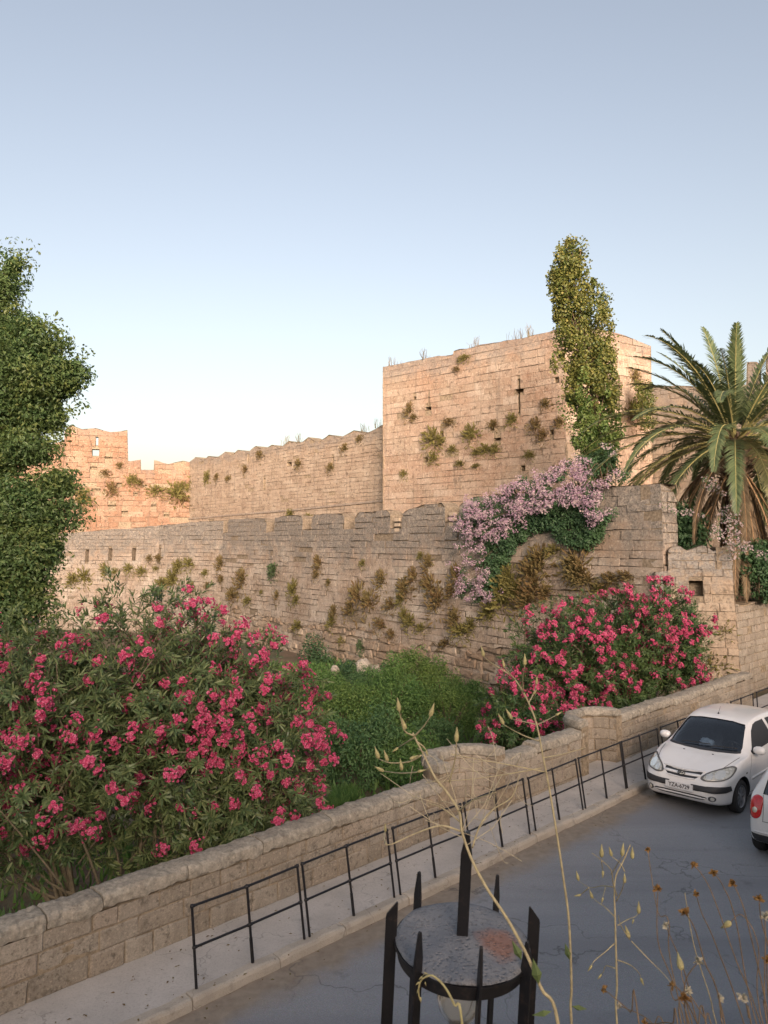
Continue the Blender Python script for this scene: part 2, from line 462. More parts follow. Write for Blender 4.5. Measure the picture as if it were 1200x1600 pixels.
# ---------------------------------------------------------------- ground, road, pavement
E1 = np.array([1, 1]) / math.sqrt(2); E2 = np.array([1, -1]) / math.sqrt(2)
def st(s, t, z): q = E1 * s + E2 * t; return (float(q[0]), float(q[1]), z)
T_PARA, T_RAIL, T_KERB = -12.8 / 1.41421, -11.25 / 1.41421, -11.05 / 1.41421

def mat_ground():
    t = NT('moat_soil'); P = t.pos(); n = t.noise(P, 0.35, 5); n2 = t.noise(P, 6, 5, 0.7)
    c = t.mix(t.ramp(n, [(0.4, 0.0), (0.6, 1.0)]), (0.19, 0.125, 0.08), (0.075, 0.085, 0.035))
    c = t.mix(t.ramp(n2, [(0.35, 0.6), (0.6, 0.0)]), c, (0.07, 0.05, 0.035))
    return t.done(t.pbr(c, 0.95, t.bump(n2, 0.8, 0.05)))
me = bpy.data.meshes.new('ground')
gx = np.concatenate([[-900, -300, -120], np.linspace(-60, 60, 81), [120, 300, 900]])
gy = np.concatenate([[-900, -300, -100, -30], np.linspace(0, 110, 74), [200, 400, 900]])
GX, GY = np.meshgrid(gx, gy, indexing='ij')
def ground_z(x, y):
    x = np.asarray(x, float); y = np.asarray(y, float)
    base = -1.35 - 0.018 * np.clip(y - 20, 0, 60) + 0.12 * fbm(np.stack([x * .3, y * .3, x * 0], -1), 3)
    k = np.clip((x - 5.5) / 5, 0, 1)                       # rises towards the turret
    return base * (1 - k) + k * (-0.35)
gz = ground_z(GX, GY)
idx = np.arange(GX.size).reshape(GX.shape)
q = np.stack([idx[:-1, :-1], idx[1:, :-1], idx[1:, 1:], idx[:-1, 1:]], -1).reshape(-1, 4)
me = np_mesh('ground', np.stack([GX, GY, gz], -1).reshape(-1, 3), q.ravel(), np.full(len(q), 4))
tag(link('ground', me, None, [mat_ground()], True), kind='structure')

def strip(name, t0, t1, z0, z1, mat, s0=-30, s1=90, bottom=-2.2, sub=1, kind='structure'):
    m = MB(); V = []; F = []
    ns = int((s1 - s0) / 0.5); ts = np.linspace(t0, t1, sub + 1)
    for i in range(ns + 1):
        s = s0 + (s1 - s0) * i / ns
        V.append(st(s, t0, bottom))
        for k, t in enumerate(ts): V.append(st(s, t, z0 + (z1 - z0) * k / sub))
        V.append(st(s, t1, bottom))
    n = sub + 3
    for i in range(ns):
        for k in range(n - 1): F.append((i * n + k, (i + 1) * n + k, (i + 1) * n + k + 1, i * n + k + 1))
    m.add(V, F); return tag(m.build(name, mat), kind=kind)

def mat_asphalt():
    t = NT('asphalt'); P = t.pos()
    rt = t.n('ShaderNodeVectorMath', dict(operation='DOT_PRODUCT'), i0=P, i1=(E2[0], E2[1], 0)).outputs['Value']
    d = t.math('SUBTRACT', rt, T_KERB)                     # metres from the kerb
    g = t.noise(P, 75, 3, 0.7); b = t.noise(P, 0.5, 4); v = t.n('ShaderNodeTexVoronoi', Vector=P, Scale=110.0).outputs['Color']
    c = t.ramp(g, [(0.3, (0.17, 0.172, 0.176)), (0.55, (0.28, 0.282, 0.288)), (0.75, (0.41, 0.412, 0.418))])
    c = t.mix(0.25, c, t.mix(0.8, v, (0.28, 0.285, 0.3)), 'MIX')
    c = t.mix(t.ramp(b, [(0.4, 0.0), (0.65, 0.35)]), c, (0.34, 0.345, 0.36))
    # polished wheel tracks and darker middle
    mp = t.n('ShaderNodeMapping', Vector=P); mp.inputs['Rotation'].default_value = (0, 0, R(-45)); mp.inputs['Scale'].default_value = (0.12, 1.0, 1)
    tr = t.noise(mp.outputs[0], 1.4, 4)
    c = t.mix(t.ramp(tr, [(0.4, 0.45), (0.56, 0.0)]), c, (0.20, 0.203, 0.213))
    w = t.math('ADD', d, t.math('MULTIPLY', t.math('SUBTRACT', t.noise(P, 2.2, 4), 0.5), 0.5))
    dirt = t.ramp(w, [(0.30, 1.0), (0.64, 0.0)])
    c = t.mix(t.math('MULTIPLY', dirt, 0.85), c, t.ramp(t.noise(P, 7, 4), [(0.3, (0.23, 0.175, 0.12)), (0.7, (0.34, 0.275, 0.2))]))
    wv = t.n('ShaderNodeVectorMath', dict(operation='ADD'), i0=P, i1=t.n('ShaderNodeTexNoise', Vector=P, Scale=1.6, Detail=4.0).outputs['Color']).outputs[0]
    ck = t.n('ShaderNodeTexVoronoi', dict(feature='DISTANCE_TO_EDGE'), Vector=wv, Scale=0.42).outputs['Distance']
    c = t.mix(t.math('MULTIPLY', t.ramp(ck, [(0.0, 0.6), (0.006, 0.0)]), t.ramp(b, [(0.42, 0.0), (0.55, 1.0)])), c, (0.06, 0.06, 0.06))
    c = t.mix(t.ramp(t.noise(P, 1.7, 5, 0.7), [(0.60, 0.0), (0.72, 0.5)]), c, (0.11, 0.108, 0.105))
    bp = t.bump(g, 0.5, 0.01)
    return t.done(t.pbr(c, t.ramp(b, [(0.3, 0.62), (0.7, 0.85)]), bp, Specular_IOR_Level=0.35))
M_asphalt = mat_asphalt()
strip('road', T_KERB - 0.02, -2.6, -0.13, -0.13, M_asphalt, sub=8)

def mat_concrete(name, a, b, scale=1.0, cracks=True):
    t = NT(name); P = t.pos(); n = t.noise(P, 1.1 * scale, 5, 0.6); n2 = t.noise(P, 45 * scale, 4, 0.7)
    c = t.mix(t.ramp(n, [(0.35, 0.0), (0.65, 1.0)]), a, b)
    c = t.mix(t.ramp(n2, [(0.3, 0.45), (0.5, 0.0)]), c, tuple(x * 0.55 for x in a))
    c = t.mix(t.ramp(t.noise(P, 3.2 * scale, 5, 0.7), [(0.58, 0.0), (0.7, 0.5)]), c, tuple(x * 0.62 for x in a))
    h = n2
    if cracks:
        wv = t.n('ShaderNodeVectorMath', dict(operation='ADD'), i0=P, i1=t.n('ShaderNodeTexNoise', Vector=P, Scale=2.5, Detail=3.0).outputs['Color']).outputs[0]
        v = t.n('ShaderNodeTexVoronoi', dict(feature='DISTANCE_TO_EDGE'), Vector=wv, Scale=0.55).outputs['Distance']
        c = t.mix(t.ramp(v, [(0.0, 0.45), (0.007, 0.0)]), c, tuple(x * 0.3 for x in a))
    return t.done(t.pbr(c, 0.9, t.bump(h, 0.45, 0.012), Specular_IOR_Level=0.2))
M_pave = mat_concrete('pavement_concrete', (0.44, 0.41, 0.375), (0.54, 0.505, 0.465))
M_kerb = mat_concrete('kerb_stone', (0.40, 0.355, 0.295), (0.51, 0.455, 0.38), 1.6)
strip('pavement', T_PARA - 0.4, T_KERB - 0.16, 0.0, -0.012, M_pave, sub=6)
# kerb: long worn stones with open joints
kb = MB(); rk = np.random.default_rng(3); s = 0.0
while s < 45:
    l = rk.uniform(0.8, 1.25); V = []; F = []; ns = 10
    prof = [(-0.165, -0.3), (-0.165, -0.004), (-0.04, 0.0), (-0.012, -0.012), (0.004, -0.045), (0.02, -0.3)]
    dz = rk.normal(0, 0.006); dt = rk.normal(0, 0.008)
    for i in range(ns + 1):
        a = s + 0.006 + (l - 0.012) * i / ns
        nz = fbm(np.array([[a * 4, 0, 3.3], [a * 4, 5, 3.3], [a * 9, 9, 1.0]]), 3) * 0.012
        for k, (t, z) in enumerate(prof):
            e = 0.012 if i in (0, ns) and k in (2, 3, 4) else 0
            V.append(st(a, T_KERB + t + dt + (nz[0] if k > 1 else 0) - e, z + dz + (nz[1] if k in (1, 2, 3) else 0) - e))
    n = len(prof)
    for i in range(ns):
        for k in range(n - 1): F.append((i * n + k, (i + 1) * n + k, (i + 1) * n + k + 1, i * n + k + 1))
    F += [tuple(range(n)), tuple(ns * n + k for k in range(n - 1, -1, -1))]
    kb.add(V, F); s += l
tag(kb.build('kerb', M_kerb), kind='structure')
strip('pavement', -2.6, -0.8, 0.0, 0.0, M_pave, sub=4)

def mat_earth():
    t = NT('dry_earth'); P = t.pos(); n = t.noise(P, 3, 6, 0.7)
    return t.done(t.pbr(t.ramp(n, [(0.3, (0.12, 0.09, 0.06)), (0.7, (0.26, 0.21, 0.14))]), 0.95, t.bump(n, 0.8, 0.08)))
M_earth = mat_earth()
# the raised bank the photographer stands on, and an added unseen mound behind, blocking the low sun
strip('bank', -0.8, 30, 3.3, 3.5, M_earth, s0=-60, s1=90, sub=6)
hx = np.linspace(-160, 160, 65); hy = np.linspace(-150, -14, 28)
HX, HY = np.meshgrid(hx, hy, indexing='ij')
BLOCK_HILL_H = 15.0
prof_h = np.interp(-HY, [14, 22, 30, 45, 150], [0, .55, .9, 1.0, 1.02])
hz = 2.0 + prof_h * (BLOCK_HILL_H + 1.2 * fbm(np.stack([HX * .05, HY * .05, HX * 0], -1), 3) + np.interp(HX, [-160, -40, 20, 160], [-6, -1, 0, 1]))
idx = np.arange(HX.size).reshape(HX.shape)
q = np.stack([idx[:-1, :-1], idx[1:, :-1], idx[1:, 1:], idx[:-1, 1:]], -1).reshape(-1, 4)
tag(link('sun_block_hill', np_mesh('sun_block_hill', np.stack([HX, HY, hz], -1).reshape(-1, 3), q.ravel(), np.full(len(q), 4)), None, [M_earth], True), kind='structure')

# ---------------------------------------------------------------- low parapet along the pavement
PAR = thing('parapet_wall', 'low rough sandstone wall with rounded coping and two half-round bays beside the pavement', 'wall', st(14, T_PARA, 0))
TH = 0.36
def map_line(s0):
    def f(u, z, w):
        s = s0 + u; t = T_PARA + w
        return np.stack([E1[0] * s + E2[0] * t, E1[1] * s + E2[1] * t, z], -1)
    return f
def map_arc(sc, rad):                     # half circle bulging away from the street; u = arc length
    def f(u, z, w):
        a = math.pi - u / rad             # from -s side to +s side
        r = rad - w
        s = sc + np.cos(a) * r; t = T_PARA + 0.02 - np.sin(a) * r * 0.95
        return np.stack([E1[0] * s + E2[0] * t, E1[1] * s + E2[1] * t, z], -1)
    return f
def s_of(px, py, z):
    p = at_z(px, py, z); return float(np.dot(p[:2], E1))
def s_of_px(px):                          # where the parapet's front face crosses an image column
    k = (px - 600) / 1200.0; y = 12.8 / (1 - k); return (k * y + y) / math.sqrt(2)
def coping(mapf, u0, u1, z0, h, seed, name='coping', parent=PAR, front=0.014, back=None, lens=(0.6, 1.5), nseg=26):
    rg = np.random.default_rng(seed); back = TH + 0.03 if back is None else back
    V = []; F = []; bel = []; u = u0
    wd = front + back
    pr = [(front - .02, 0.0), (front, .02), (front + .006, h * .3), (front + .004, h * .6), (front - .012, h * .82), (front - .045, h * .95), (front - .10, h), (front - wd * .38, h * 1.03), (front - wd * .5, h * 1.04), (front - wd * .65, h * 1.03), (-back + .08, h * 1.0), (-back + .02, h * .85), (-back, h * .3), (-back + .02, 0.0)]
    while u < u1 - 0.01:
        l = rg.uniform(*lens)
        if u1 - (u + l) < 0.35: l = u1 - u
        b = len(V); n = len(pr); dz = rg.normal(0, .012); dw = rg.normal(0, .012)
        AI = u + 0.008 + (l - .016) * np.arange(nseg + 1) / nseg; PW_ = np.array(pr)
        AA = np.repeat(AI, n); WW = np.tile(PW_[:, 0], nseg + 1); ZZ = np.tile(PW_[:, 1], nseg + 1)
        Q = np.stack([AA, WW, ZZ], -1)
        dd = fbm(Q * 4 + np.array([0, 0, seed]), 4) * 0.018 + fbm(Q * 17 + np.array([0, 0, seed]), 3) * 0.017
        ee = np.where((np.arange(len(AA)) // n) % nseg == 0, 0.008, 0.0); cz = h * .5; cw = front - wd / 2
        ZN = z0 + ZZ + dz + (ZZ - cz) / h * dd * 1.4 - np.where(ZZ > cz, ee, 0); sg = np.where(WW > cw, 1, -1)
        WN = WW + dw + sg * dd * .8 - sg * ee * .6
        V += list(zip(AA, ZN, WN)); bel += list(h - ZZ)
        for i in range(nseg):
            for k in range(n - 1): F.append((b + i * n + k, b + (i + 1) * n + k, b + (i + 1) * n + k + 1, b + i * n + k + 1))
        F.append(tuple(b + k for k in range(n))); F.append(tuple(b + nseg * n + k for k in range(n - 1, -1, -1)))
        u += l
    V = np.array(V); W = mapf(V[:, 0], V[:, 1], V[:, 2])
    me = bpy.data.meshes.new(name); me.from_pydata(W.tolist(), [], F)
    at = me.attributes.new('below_top', 'FLOAT', 'POINT'); at.data.foreach_set('value', np.array(bel, dtype=np.float32))
    o = link(name, me, parent, [M_coping], True); me.set_sharp_from_angle(angle=R(24)); return o
def par_seg(s0, s1, seed, hb=0.73):
    masonry('masonry', map_line(s0), 0, s1 - s0, -0.25, [(0, hb), (s1 - s0, hb)], [M_parapet, M_mortar], PAR, ch=(0.22, 0.31), bl=(0.3, 0.75), gap=0.006, prot=0.012,
            thick=TH, seed=seed, skip=0, jit=0.006, fine=6, namp=0.011, nscale=5, edge=0.018, core_w=-0.012, ragged=0.0)
    coping(map_line(s0), 0, s1 - s0, hb - 0.01, 0.19, seed)
def par_bay(sc, rad, seed, hb=0.8):
    L = math.pi * rad
    masonry('bay_masonry', map_arc(sc, rad), 0, L, -0.25, [(0, hb), (L, hb)], [M_parapet, M_mortar], PAR, ch=(0.2, 0.27), bl=(0.28, 0.5), gap=0.006, prot=0.01,
            thick=0.27, seed=seed, skip=0, jit=0.006, fine=5, namp=0.01, nscale=5, edge=0.015, core_w=-0.012, ragged=0.0, rstep=0.12)
    coping(map_arc(sc, rad), 0, L, hb - 0.01, 0.17, seed, 'bay_coping', back=0.29, front=0.02, lens=(0.4, 0.6), nseg=8)
sA0, sA1 = s_of_px(700), s_of_px(773)
sB0, sB1 = s_of_px(915), s_of_px(958)
par_seg(s_of_px(-120), sA0, 11)
par_bay((sA0 + sA1) / 2, (sA1 - sA0) / 2, 12, 1.04)
par_seg(sA1, sB0, 13, .82)
par_bay((sB0 + sB1) / 2, (sB1 - sB0) / 2, 14, 1.06)
S_END = s_of_px(1172)
par_seg(sB1, S_END, 15, .88)

# ---------------------------------------------------------------- fortification
TW_A = at_y(598, 600, 52)[:2]; TW_C = at_y(884, 600, 42.8)[:2]; TW_D = at_y(1018, 600, 46.8)[:2]
def dz(P, pts): return P.prof(pts)
TOWER = thing('stone_tower', 'tall square stone tower with flat broken top and cross-shaped arrow slits behind the poplar', 'tower', (float(TW_C[0]), float(TW_C[1]), -2))
PL = VPlane(TW_A, TW_C); PR = VPlane(TW_C, TW_D)
def slot(P, px, py, w, h): u, z = P.hit(px, py); return (u - w / 2, u + w / 2, z - h / 2, z + h / 2, 0.5)
lp = [(598, 573), (640, 565), (690, 556), (708, 553), (709, 548), (745, 541), (746, 539), (800, 531), (856, 520), (866, 515), (884, 513)]
holesL = []
for (x, y, vw, vh, cw, chh, dy) in [(811, 618, .16, 2.0, .62, .22, .3)]:
    u, z = PL.hit(x, y)
    holesL += [(u - vw / 2, u + vw / 2, z - vh / 2, z - 0.02 + dy - chh / 2, .6), (u - cw / 2, u + cw / 2, z + dy - chh / 2, z + dy + chh / 2, .6), (u - vw / 2, u + vw / 2, z + dy + chh / 2, z + vh / 2, .6)]
u, z = PL.hit(670, 638); holesL += [(u - .3, u + .2, z - .1, z + .1, .6), (u - .06, u + .06, z + .1, z + .75, .6)]
for (x, y, w, h) in [(690, 679, .3, .45), (769, 668, .3, .35), (870, 594, .28, .3), (817, 732, .3, .35), (777, 686, .5, .16), (648, 622, .25, .18), (665, 718, .4, .3), (862, 675, .25, .25)]: holesL.append(slot(PL, x, y, w, h))
TL = PL.prof(lp); TL[0] = (0, TL[0][1]); TL[-1] = (PL.L, TL[-1][1])
def er_t(u, z): return 0.05 + 0.25 * (vnoise(np.stack([u * .4, z * .4, u * 0], -1)) > 0.25)
masonry('masonry', PL.mapf(), 0, PL.L, -2, TL, [M_tower, M_mortar], TOWER, ch=(0.34, 0.47), bl=(0.6, 1.9), gap=0.005, prot=0.008, thick=0.8, seed=21, skip=0.015, jit=0.012, edge=0.010, core_w=-0.06, erode=er_t, holes=holesL, fine=2, namp=0.008, nscale=2.2, ragged=0.06)
holesR = []
u, z = PR.hit(967, 612); holesR += [(u - .09, u + .09, z - 1.1, z + .15, .6), (u - .3, u + .3, z + .15, z + .4, .6), (u - .09, u + .09, z + .4, z + 1.0, .6)]
TRp = PR.prof([(884, 509), (920, 512), (957, 518), (985, 528), (1018, 541)]); TRp[0] = (0, TL[-1][1]); TRp[-1] = (PR.L, TRp[-1][1])
masonry('masonry', PR.mapf(), 0, PR.L, -2, TRp, [M_tower, M_mortar], TOWER, ch=(0.34, 0.47), bl=(0.5, 1.4), gap=0.005, prot=0.008, thick=0.8, seed=22, skip=0.012, jit=0.012, edge=0.010, core_w=-0.06, erode=er_t, holes=holesR, fine=2, namp=0.008, nscale=2.2, ragged=0.05)
TW_B = TW_A + (TW_D - TW_C)
for (A, B, sd) in ((TW_D, TW_B, 23), (TW_B, TW_A, 24)):
    P = VPlane(A, B); zt = 17.0
    masonry('masonry', P.mapf(), 0, P.L, 6, [(0, zt), (P.L, zt - .2)], [M_tower, M_mortar], TOWER, ch=(0.38, 0.5), bl=(0.6, 1.3), gap=0.006, prot=0.012, thick=0.1, seed=sd, ends=False)
rf = MB(); rf.add([(*TW_A, 16.0), (*TW_C, 16.0), (*TW_D, 16.0), (*TW_B, 16.0)], [(0, 1, 2, 3)]); rf.build('roof', M_earth, TOWER)

# curtain wall between tower and the far corner
CU_A = at_y(297, 700, 76)[:2]; CU_B = at_y(607, 700, 53.8)[:2]
PC = VPlane(CU_A, CU_B)
CURT = thing('curtain_wall', 'long inner curtain wall with worn wavy swallow-tail crest left of the square tower', 'wall', (float(CU_A[0]), float(CU_A[1]), -2))
cp = [(297, 720), (306, 717), (318, 719), (325, 715), (340, 714), (352, 708), (361, 712), (372, 705), (386, 706), (400, 699), (413, 703), (425, 697), (437, 699), (452, 691), (466, 694), (482, 686), (498, 690), (514, 681), (532, 683), (553, 674), (572, 677), (597, 667), (607, 668)]
cp = [(x, y - 2.5 if i % 2 else y + 1.0) for i, (x, y) in enumerate(cp)]; cpr = PC.prof(cp); cpr[0] = (0, cpr[0][1]); cpr[-1] = (PC.L, cpr[-1][1])
hC = [slot(PC, 388, 716, .3, .8), slot(PC, 326, 742, .25, .8), slot(PC, 383, 732, .25, .3), slot(PC, 413, 755, .3, .9), slot(PC, 520, 723, .25, .9), slot(PC, 452, 725, .7, .3), slot(PC, 360, 745, .3, .3)]
masonry('masonry', PC.mapf(), 0, PC.L, -2, cpr, [M_curtain, M_mortar], CURT, ch=(0.24, 0.34), bl=(0.4, 1.1), gap=0.004, prot=0.008, thick=1.2, seed=31, skip=0.02, jit=0.012, edge=0.009, core_w=-0.06, erode=er_t, holes=hC, ragged=0.05)
# thin string course
lg = MB()
for (xa, ya, xb, yb) in [(292, 812, 470, 797), (470, 797, 606, 783)]:
    a = PC.hit(xa, ya); b = PC.hit(xb, yb); n = 14
    for k in range(n):
        f0, f1 = k / n, (k + .97) / n
        p = [a[0] + (b[0] - a[0]) * f0, a[1] + (b[1] - a[1]) * f0]; p2 = [a[0] + (b[0] - a[0]) * f1, a[1] + (b[1] - a[1]) * f1]
        V = [PC.at(p[0], p[1], -.05), PC.at(p2[0], p2[1], -.05), PC.at(p2[0], p2[1] + .16, -.05), PC.at(p[0], p[1] + .16, -.05),
             PC.at(p[0], p[1], .09), PC.at(p2[0], p2[1], .09), PC.at(p2[0], p2[1] + .13, .07), PC.at(p[0], p[1] + .13, .07)]
        lg.add(V, [(4, 5, 6, 7), (7, 6, 2, 3), (0, 1, 5, 4), (0, 4, 7, 3), (1, 2, 6, 5)])
lg.build('string_course', M_curtain, CURT)

# far left wall with the battlemented turret, lit by the low sun
LW_B = np.array(CU_A); LW_A = LW_B + 19.0 * unit(np.array([-0.95, -0.30]))
PW = VPlane(LW_A, LW_B)
LEFT = thing('tower_wall', 'sunlit orange stone wall with a battlemented turret and a see-through window at far left', 'wall', (float(LW_B[0]), float(LW_B[1]), -2))
wp = [(0, 700), (60, 697), (92, 691), (100.5, 690), (101, 672), (110, 664), (128, 671), (150, 669), (176, 676), (188, 674), (199, 672), (200, 720), (201, 721), (220, 718), (220.6, 734), (240.4, 734), (241, 719), (262, 725), (286, 720), (297, 722)]
wpr = PW.prof(wp); wpr[-1] = (PW.L, wpr[-1][1])
hW = []
u, z = PW.hit(151.5, 689); hW.append((u - .13, u + .13, z - .42, z + .42, None))
u, z = PW.hit(149.5, 707); hW.append((u - .32, u + .32, z - .33, z + .33, None))
for (x, y, w, h) in [(170, 715, .7, .18), (105, 736, .3, .3), (186, 757, .5, .3), (146, 731, .6, .25), (150, 765, .8, .2), (212, 772, .4, .25), (195, 800, .6, .2), (240, 790, .5, .2), (128, 770, .4, .3), (175, 790, .7, .16), (260, 805, .5, .16)]:
    hW.append(slot(PW, x, y, w, h)[:4] + (.35,))
hW = [h for h in hW]
def er_w(u, z): return np.where(z < 11.5, 0.45, 0.08)
masonry('masonry', PW.mapf(), 0, PW.L, -2, wpr, [M_red_glow_stone, M_mortar], LEFT, ch=(0.4, 0.58), bl=(0.6, 1.5), gap=0.010, prot=0.018, thick=0.9, seed=41, skip=0.04, jit=0.025, edge=0.025, core_w=-0.09, erode=er_w, holes=hW, fine=2, namp=0.03, nscale=1.5, ragged=0.04, rstep=0.12)

# outer wall
OW_C = np.array([10.1, 27.9])
OWP = [at_y(70, 800, 67.5)[:2], at_y(250, 800, 63.2)[:2], at_y(350, 800, 58.3)[:2], at_y(430, 800, 52.6)[:2], OW_C]
OSEG = [VPlane(OWP[i], OWP[i + 1]) for i in range(4)]
PO = OSEG[3]
def oplane(px): return OSEG[0] if px < 250 else OSEG[1] if px < 350 else OSEG[2] if px < 430 else OSEG[3]
OUT = thing('outer_wall', 'long lower outer wall with grey lichen merlons and dry weeds above the green moat', 'wall', (float(OW_C[0]), float(OW_C[1]), -1))
GAPS = [(351, 5), (424, 6), (481, 6.5), (547, 7.5), (620, 8.5), (707, 10)]
topl = [(70, 836), (110, 832), (150, 829), (200, 826), (250, 821), (300, 816), (350, 813), (385, 811), (430, 809), (445, 806), (481, 805), (515, 803), (547, 802), (585, 799), (620, 797), (660, 788), (707, 785), (740, 777), (800, 772), (905, 760), (1018, 756.5), (1034, 757)]
def ch_o(z): return (0.26, 0.4) if z > 0.6 else ((0.2, 0.5) if z > -0.4 else (0.25, 0.6))
def er_o(u, z): return np.where(z < 1.2, 0.55, 0.12)
ob = 0.05; XR = [(70, 250), (250, 350), (350, 430), (430, 1036)]
for si, P in enumerate(OSEG):
    op = sorted(P.hit(x, y) for x, y in topl if XR[si][0] <= x <= XR[si][1]); op[0] = (0, op[0][1]); op[-1] = (P.L, op[-1][1])
    ou = np.array([p[0] for p in op]); oz = np.array([p[1] for p in op]); prof_o = [(float(a), float(b)) for a, b in zip(ou, oz)]
    for (x, hw) in GAPS:
        if oplane(x) is not P: continue
        u0 = P.hit(max(x - hw, XR[si][0] + .3), 800)[0]; u1 = P.hit(min(x + hw, XR[si][1] - .3), 800)[0]; zt = float(np.interp((u0 + u1) / 2, ou, oz)); r = (u1 - u0) * .35
        prof_o = [p for p in prof_o if not (u0 - r < p[0] < u1 + r) or p[0] in (0, P.L)]
        dpt = 0.95
        prof_o += [p for p in [(u0 - r, zt), (u0 - .04, zt - .22), (u0, zt - dpt), (u1, zt - dpt), (u1 + .04, zt - .22), (u1 + r, zt)] if 0 < p[0] < P.L]
    prof_o.sort()
    hO = [slot(P, x, y, .38, 1.0) for (x, y) in [(138, 868), (174, 866), (211, 866)]] if si == 0 else [slot(P, 252, 866, .3, 1.0)] if si == 1 else []
    mf = (lambda u, z, w, P=P: P.mapf(ob, 7.3)(u + ob * (7.3 - z) * np.clip(u / P.L, 0, 1) ** 4, z, w)) if si == 3 else P.mapf(ob, 7.3)
    masonry('masonry', mf, 0, P.L, -3.2, prof_o, [M_outer, M_mortar_dark], OUT, bl=(0.5, 1.4) if si < 2 else (0.5, 2.0), gap=0.005, prot=0.013, thick=0.9, seed=51 + si, skip=0.02, jit=0.02, core_w=-0.08, erode=er_o, chfun=ch_o, fine=2,
            namp=0.018, nscale=2.0, ragged=0.10 if si > 1 else .06, rstep=0.1, edge=0.013, ends=False, holes=hO)
    if si == 3: zc = op[-1][1]
    if si >= 2:      # the wall foot: bigger, rounder rubble standing slightly proud
        masonry('rubble_base', P.mapf(ob, 8.3 if True else 0), 0, P.L, -3.0, [(k * P.L / 8, .15 + .35 * math.sin(k * 1.9 + si)) for k in range(9)], [M_rubble, M_mortar_dark], OUT, ch=(.22, .5), bl=(.4, 1.3), gap=.022, prot=.05, thick=.3,
                seed=91 + si, skip=.04, jit=.07, core_w=-.09, fine=3, namp=.06, nscale=2.6, ragged=.35, rstep=.15, edge=.05, ends=False, lip=-.06)
# quoined right-hand end, running back from the corner
PE = VPlane(OW_C, OW_C - PO.n * 0.9)
masonry('quoins', lambda u, z, w: PE.mapf(ob, 7.3)(u - ob * (7.3 - z), z, w), 0, PE.L, -1.5, [(0, zc), (.35, zc - .03), (.65, zc - .2), (PE.L, zc - .6)], [M_outer, M_mortar_dark], OUT, ch=(0.34, 0.44), bl=(0.5, 0.9), gap=0.012, prot=0.03, thick=0.9, seed=58, jit=0.012, core_w=-0.05, edge=.010)
# corbel stones showing in two of the embrasures
cb = MB()
for (x, y) in [(621, 812), (621, 820), (621, 828), (707, 803), (707, 811), (707, 819)]:
    u, z = PO.hit(x, y); M = Matrix.Translation(Vector(PO.at(u, z, -.2))) @ Matrix.Rotation(math.atan2(PO.d[1], PO.d[0]), 4, 'Z')
    cb.box((0, 0, 0), (.42, .5 , .17), M)
cb.build('corbel_stones', mat_plain('pale_stone', (0.42, 0.34, 0.25), 0.9, 0.5, 14, 0.25), OUT)

# low battlemented turret at the right-hand end
TU_A = np.array([9.75, 27.75]); TU_B = np.array([12.45, 27.0])
PT = VPlane(TU_A, TU_B)
TUR = thing('battlemented_pier', 'short grey stone pier with three pointed merlons and one square hole beside the retaining wall', 'wall', (float(TU_B[0]), float(TU_B[1]), -.4))
tp = PT.prof([(1020, 895), (1041, 893), (1043.4, 892), (1043.6, 860), (1048, 855), (1062, 853), (1073, 860), (1085, 856), (1096, 852), (1103, 853), (1115, 862), (1128, 855), (1138, 853), (1142, 854)])
tp[-1] = (PT.L - .25, tp[-1][1]); 
u, z = PT.hit(1087, 919); hT = [(u - .22, u + .23, z - .27, z + .27, .5)]
bt = 0.06
def map_tur(u, z, w):
    k = np.clip((u - PT.L * .55) / (PT.L * .45), 0, 1) * np.clip(5.0 - z, 0, 9) * 0.055
    return PT.mapf(bt, 5.0)(u + k, z, w)
masonry('masonry', map_tur, 0, PT.L - .25, -.6, tp, [M_turret, M_mortar_dark], TUR, ch=(0.26, 0.36), bl=(0.35, 0.7), gap=0.006, prot=0.014, thick=0.55, seed=61, skip=0.01, jit=0.012, edge=0.016, core_w=-0.03, holes=hT, fine=3, namp=0.025, nscale=3, ragged=0.03, rstep=0.08)
PTE = VPlane(PT.at(PT.L - .25, 0, 0)[:2], PT.at(PT.L - .25, 0, 0)[:2] + np.array([.5, 3.0]))
masonry('end_masonry', PTE.mapf(0.055, 5.0), 0, PTE.L, -.6, [(0, tp[-1][1]), (.5, tp[-1][1]), (PTE.L, tp[-1][1] - .3)], [M_turret, M_mortar_dark], TUR, ch=(0.26, 0.36), bl=(0.35, 0.7), gap=0.009, prot=0.02, thick=0.5, seed=62, jit=0.018, fine=2, namp=0.02)

# retaining wall along the road beyond the parapet
RW_A = np.array([12.3, 27.2]); RW_B = RW_A + E1 * 26
PRW = VPlane(RW_A, RW_B)
RET = thing('retaining_wall', 'plain coursed stone retaining wall under the palm at the right edge', 'wall', (float(RW_A[0]), float(RW_A[1]), -.3))
masonry('masonry', PRW.mapf(0.05, 0), 0, PRW.L, -.5, [(0, 2.95), (2, 2.9), (PRW.L, 3.0)], [M_parapet, M_mortar], RET, ch=(0.22, 0.3), bl=(0.3, 0.62), gap=0.009, prot=0.015, thick=0.5, seed=71, jit=0.01, core_w=-0.03, fine=2, namp=0.012)
me_ = MB(); p = [PRW.at(0, 2.85, -.3), PRW.at(PRW.L, 2.9, -.3), np.array([46, 46, 3.3]), np.array([12.5, 40, 3.3]), PT.at(PT.L - .5, 2.85, -1.0)]
me_.add(p + [x - np.array([0, 0, 3.4]) for x in p], [(0, 1, 2, 3, 4), (0, 5, 6, 1), (3, 8, 9, 4), (2, 7, 8, 3)]); tag(me_.build('terrace', M_earth), kind='structure')

